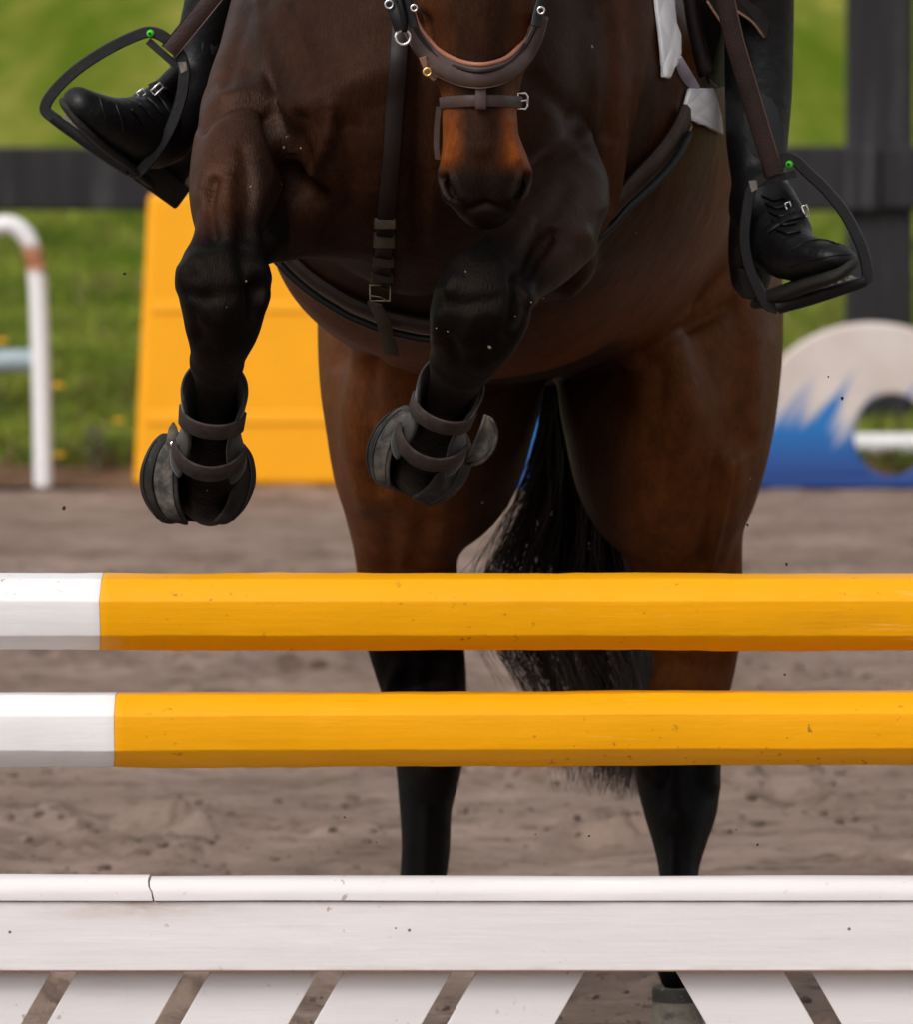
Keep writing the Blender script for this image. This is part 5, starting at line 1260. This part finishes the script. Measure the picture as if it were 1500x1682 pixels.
# ================================================================== STIRRUPS
def stirrup(name_lab, leather_lab, frame, bar, tread, Y, dot, badge, leather, lw, lY):
    t = thing('stirrup_iron', name_lab, 'stirrup', P(tread[0][0], tread[0][1], Y), 'stirrups')
    pts = [P(x, y, Y + dy) for x, y, dy in frame]
    sweep('arched_frame', pts, M(9.5, Y), 0.0085, MAT['iron'], t, (0, 0, 0) if False else [Vector((0, -1, 0))] * len(pts), 4, rnd=0.55)
    sweep('leather_bar', [P(x, y, Y) for x, y in bar], M(6, Y), 0.006, MAT['iron'], t, (0, -1, 0), 2)
    (xa, ya), (xb, yb) = tread
    A, B = P(xa, ya, Y), P(xb, yb, Y); ax = (B - A).normalized(); upv = Vector((0, 1, 0)).cross(ax); upv = upv if upv.z > 0 else -upv
    sweep('footbed', [A, A.lerp(B, .33), A.lerp(B, .66), B], 0.024, 0.0065, MAT['iron'], t, upv, 1)
    for row in (-0.017, 0.0, 0.017):
        q0, q1 = A.lerp(B, .12) + upv * 0.0085 + Vector((0, row, 0)), A.lerp(B, .88) + upv * 0.0085 + Vector((0, row, 0))
        V, f = [], []
        n = 9
        for i in range(n):       # little steel teeth
            c_ = q0.lerp(q1, i / (n - 1)); b_ = len(V)
            for sx, sy in ((-1, -1), (1, -1), (1, 1), (-1, 1)): V.append(c_ + ax * (0.0035 * sx) + Vector((0, 0.002 * sy, 0)) - upv * 0.003)
            for sx in (-1, 1): V.append(c_ + ax * (0.0022 * sx) + upv * 0.0025)
            f += [(b_, b_ + 1, b_ + 5, b_ + 4), (b_ + 1, b_ + 2, b_ + 5), (b_ + 2, b_ + 3, b_ + 4, b_ + 5), (b_ + 3, b_, b_ + 4)]
        attach(make('grip_strip', V, f, MAT['tread'], None, False), t)
    sweep('grip_plate', [A.lerp(B, .08) + upv * 0.0068, A.lerp(B, .5) + upv * 0.0068, A.lerp(B, .92) + upv * 0.0068], 0.020, 0.0012, MAT['tread'], t, upv, 1)
    def disc(name, c_, r, mat):
        V = [c_ + Vector((0, -.0035, 0))]; n = 16
        for rr, dy in ((.75 * r, -.003), (r, 0.0)):
            V += [c_ + Vector((rr * math.cos(q), dy, rr * math.sin(q))) for q in np.linspace(0, 2 * math.pi, n + 1)[:-1]]
        f = [(0, 1 + (i + 1) % n, 1 + i) for i in range(n)] + [(1 + i, 1 + (i + 1) % n, 1 + n + (i + 1) % n, 1 + n + i) for i in range(n)]
        o = make(name, V, f, mat, None); attach(o, t); return o
    d = disc('green_cap', P(dot[0], dot[1], Y - 0.0095), M(6.5, Y), MAT['green'])
    d['label'] = 'round bright green cap'
    make_ = disc('cap_centre', P(dot[0] - 1.5, dot[1] - 0.5, Y - 0.0128), M(2.4, Y), MAT['boot_black'])
    bx_, by_ = badge
    prism('worn_badge', [P(bx_ - 7, by_ - 8, Y - .0095), P(bx_ + 6, by_ - 9, Y - .0095), P(bx_ + 8, by_ + 5, Y - .0095), P(bx_ - 2, by_ + 10, Y - .0095)], (0, 0.003, 0), MAT['tread'], t)
    l_ = thing('stirrup_leather', leather_lab, 'strap', P(*leather[-1], lY), 'stirrup leathers')
    LP = [P(x, y, lY + 0.0 * i) for i, (x, y) in enumerate(leather)]
    sweep('strap', LP, M(lw, lY), 0.0026, MAT['stirrup_leather'], l_, (0, -1, 0), 3)
    sd = (LP[-1] - LP[0]).normalized().cross(Vector((0, 1, 0))).normalized() * M(lw, lY) * 0.96
    for s in (-1, 1): tube('cut_edge', [q + sd * s - Vector((0, .0022, 0)) for q in LP], 0.0009, MAT['dull_edge'] if s * sd.x > 0 else MAT['leather_dark'], l_, n=2)
stirrup('black stirrup iron with green cap, tilted, holding the boot at left', 'brown stirrup leather slanting down to the left hand stirrup',
        [(215, 283, 0), (170, 254, 0), (125, 222, 0), (86, 193, 0), (74, 178, 0), (88, 152, 0), (125, 116, 0), (175, 83, 0), (225, 59, 0), (250, 54, 0), (272, 64, 0), (291, 84, 0), (302, 108, 0), (302, 135, 0), (296, 167, 0), (281, 208, 0), (261, 243, 0), (240, 270, 0), (226, 284, 0), (215, 283, 0)],
        [(243, 68), (266, 88), (290, 109)], [(88, 193), (210, 278)], 1.0, (247, 56), (299, 111), [(420, -90), (384, -46), (344, 4), (310, 46), (277, 86)], 15, 0.988)
stirrup('black stirrup iron with green cap hanging nearly upright round the boot at right', 'brown stirrup leather hanging down to the right hand stirrup',
        [(1278, 507, 0), (1330, 493, 0), (1382, 476, 0), (1420, 462, 0), (1425, 448, 0), (1420, 420, 0), (1408, 388, 0), (1386, 348, 0), (1355, 310, 0), (1325, 282, 0), (1306, 264, 0), (1290, 262, 0), (1272, 280, 0), (1248, 296, 0), (1234, 310, 0), (1227, 345, 0), (1223, 392, 0), (1230, 435, 0), (1246, 475, 0), (1260, 500, 0), (1278, 507, 0)],
        [(1308, 286), (1270, 295), (1236, 303)], [(1274, 504), (1420, 462)], 0.985, (1297, 271), (1237, 306), [(1180, -60), (1192, 0), (1206, 66), (1228, 140), (1250, 215), (1273, 288)], 15.5, 0.973)
# mud flecks on the coat and crumbs of sand kicked into the air
ico = bmesh.new(); bmesh.ops.create_icosphere(ico, subdivisions=1, radius=1); IV = np.array([v.co[:] for v in ico.verts]); IF = np.array([[v.index for v in f.verts] for f in ico.faces]); ico.free()
def crumbs(name, items, colr, parent=None):
    Vs, Fs = [], []
    for i, (c_, r) in enumerate(items):
        Vs.append(IV * r * (0.6 + 0.8 * rng.random((len(IV), 1))) + np.array(tuple(c_))); Fs.append(IF + i * len(IV))
    V = np.concatenate(Vs); return make_np(name, V, np.concatenate(Fs), MAT['clod'], parent, False, np.tile(np.array(colr), (len(V), 1)))
fl_ = []
for x, y, r in ((465, 243, 2.6), (494, 244, 1.8), (972, 78, 3.2), (412, 308, 2.2), (404, 463, 2.2), (805, 570, 3.4), (873, 497, 2.0), (846, 520, 1.4), (470, 226, 1.3), (1045, 383, 1.6), (735, 545, 1.6), (717, 540, 1.6), (765, 447, 1.8), (372, 505, 1.2), (462, 303, 1.2), (1120, 525, 1.2)):
    p_, n_ = surf(x, y)
    if p_ is not None: fl_.append((p_, M(r, p_.y)))
o = crumbs('mud_flecks', fl_, (0.24, 0.21, 0.13), horse); o['kind'] = 'stuff'
air = [(105, 835, 3.4, .3), (1384, 655, 3.2, .4), (205, 450, 3.0, .3), (1361, 619, 1.6, .5), (1228, 862, 2.5, .6), (1292, 927, 2.6, .6), (340, 806, 1.4, .3), (968, 1373, 2.0, .7), (1245, 1387, 2.2, .7), (566, 1342, 2.0, .6), (1290, 1108, 2.4, .6), (1210, 1362, 1.5, .7), (880, 1370, 1.4, .6), (1430, 120, 1.2, .4), (1399, 92, 1.2, .4), (618, 1383, 1.4, .4)]
o = crumbs('flying_dirt', [(P(x, y, Y), M(r, Y)) for x, y, r, Y in air], (0.045, 0.033, 0.027))
tag(o, 'crumbs of dark sand kicked up into the air around the horse', 'dirt', kind='stuff')
print('horse verts', len(HV), 'objects', len(bpy.data.objects))
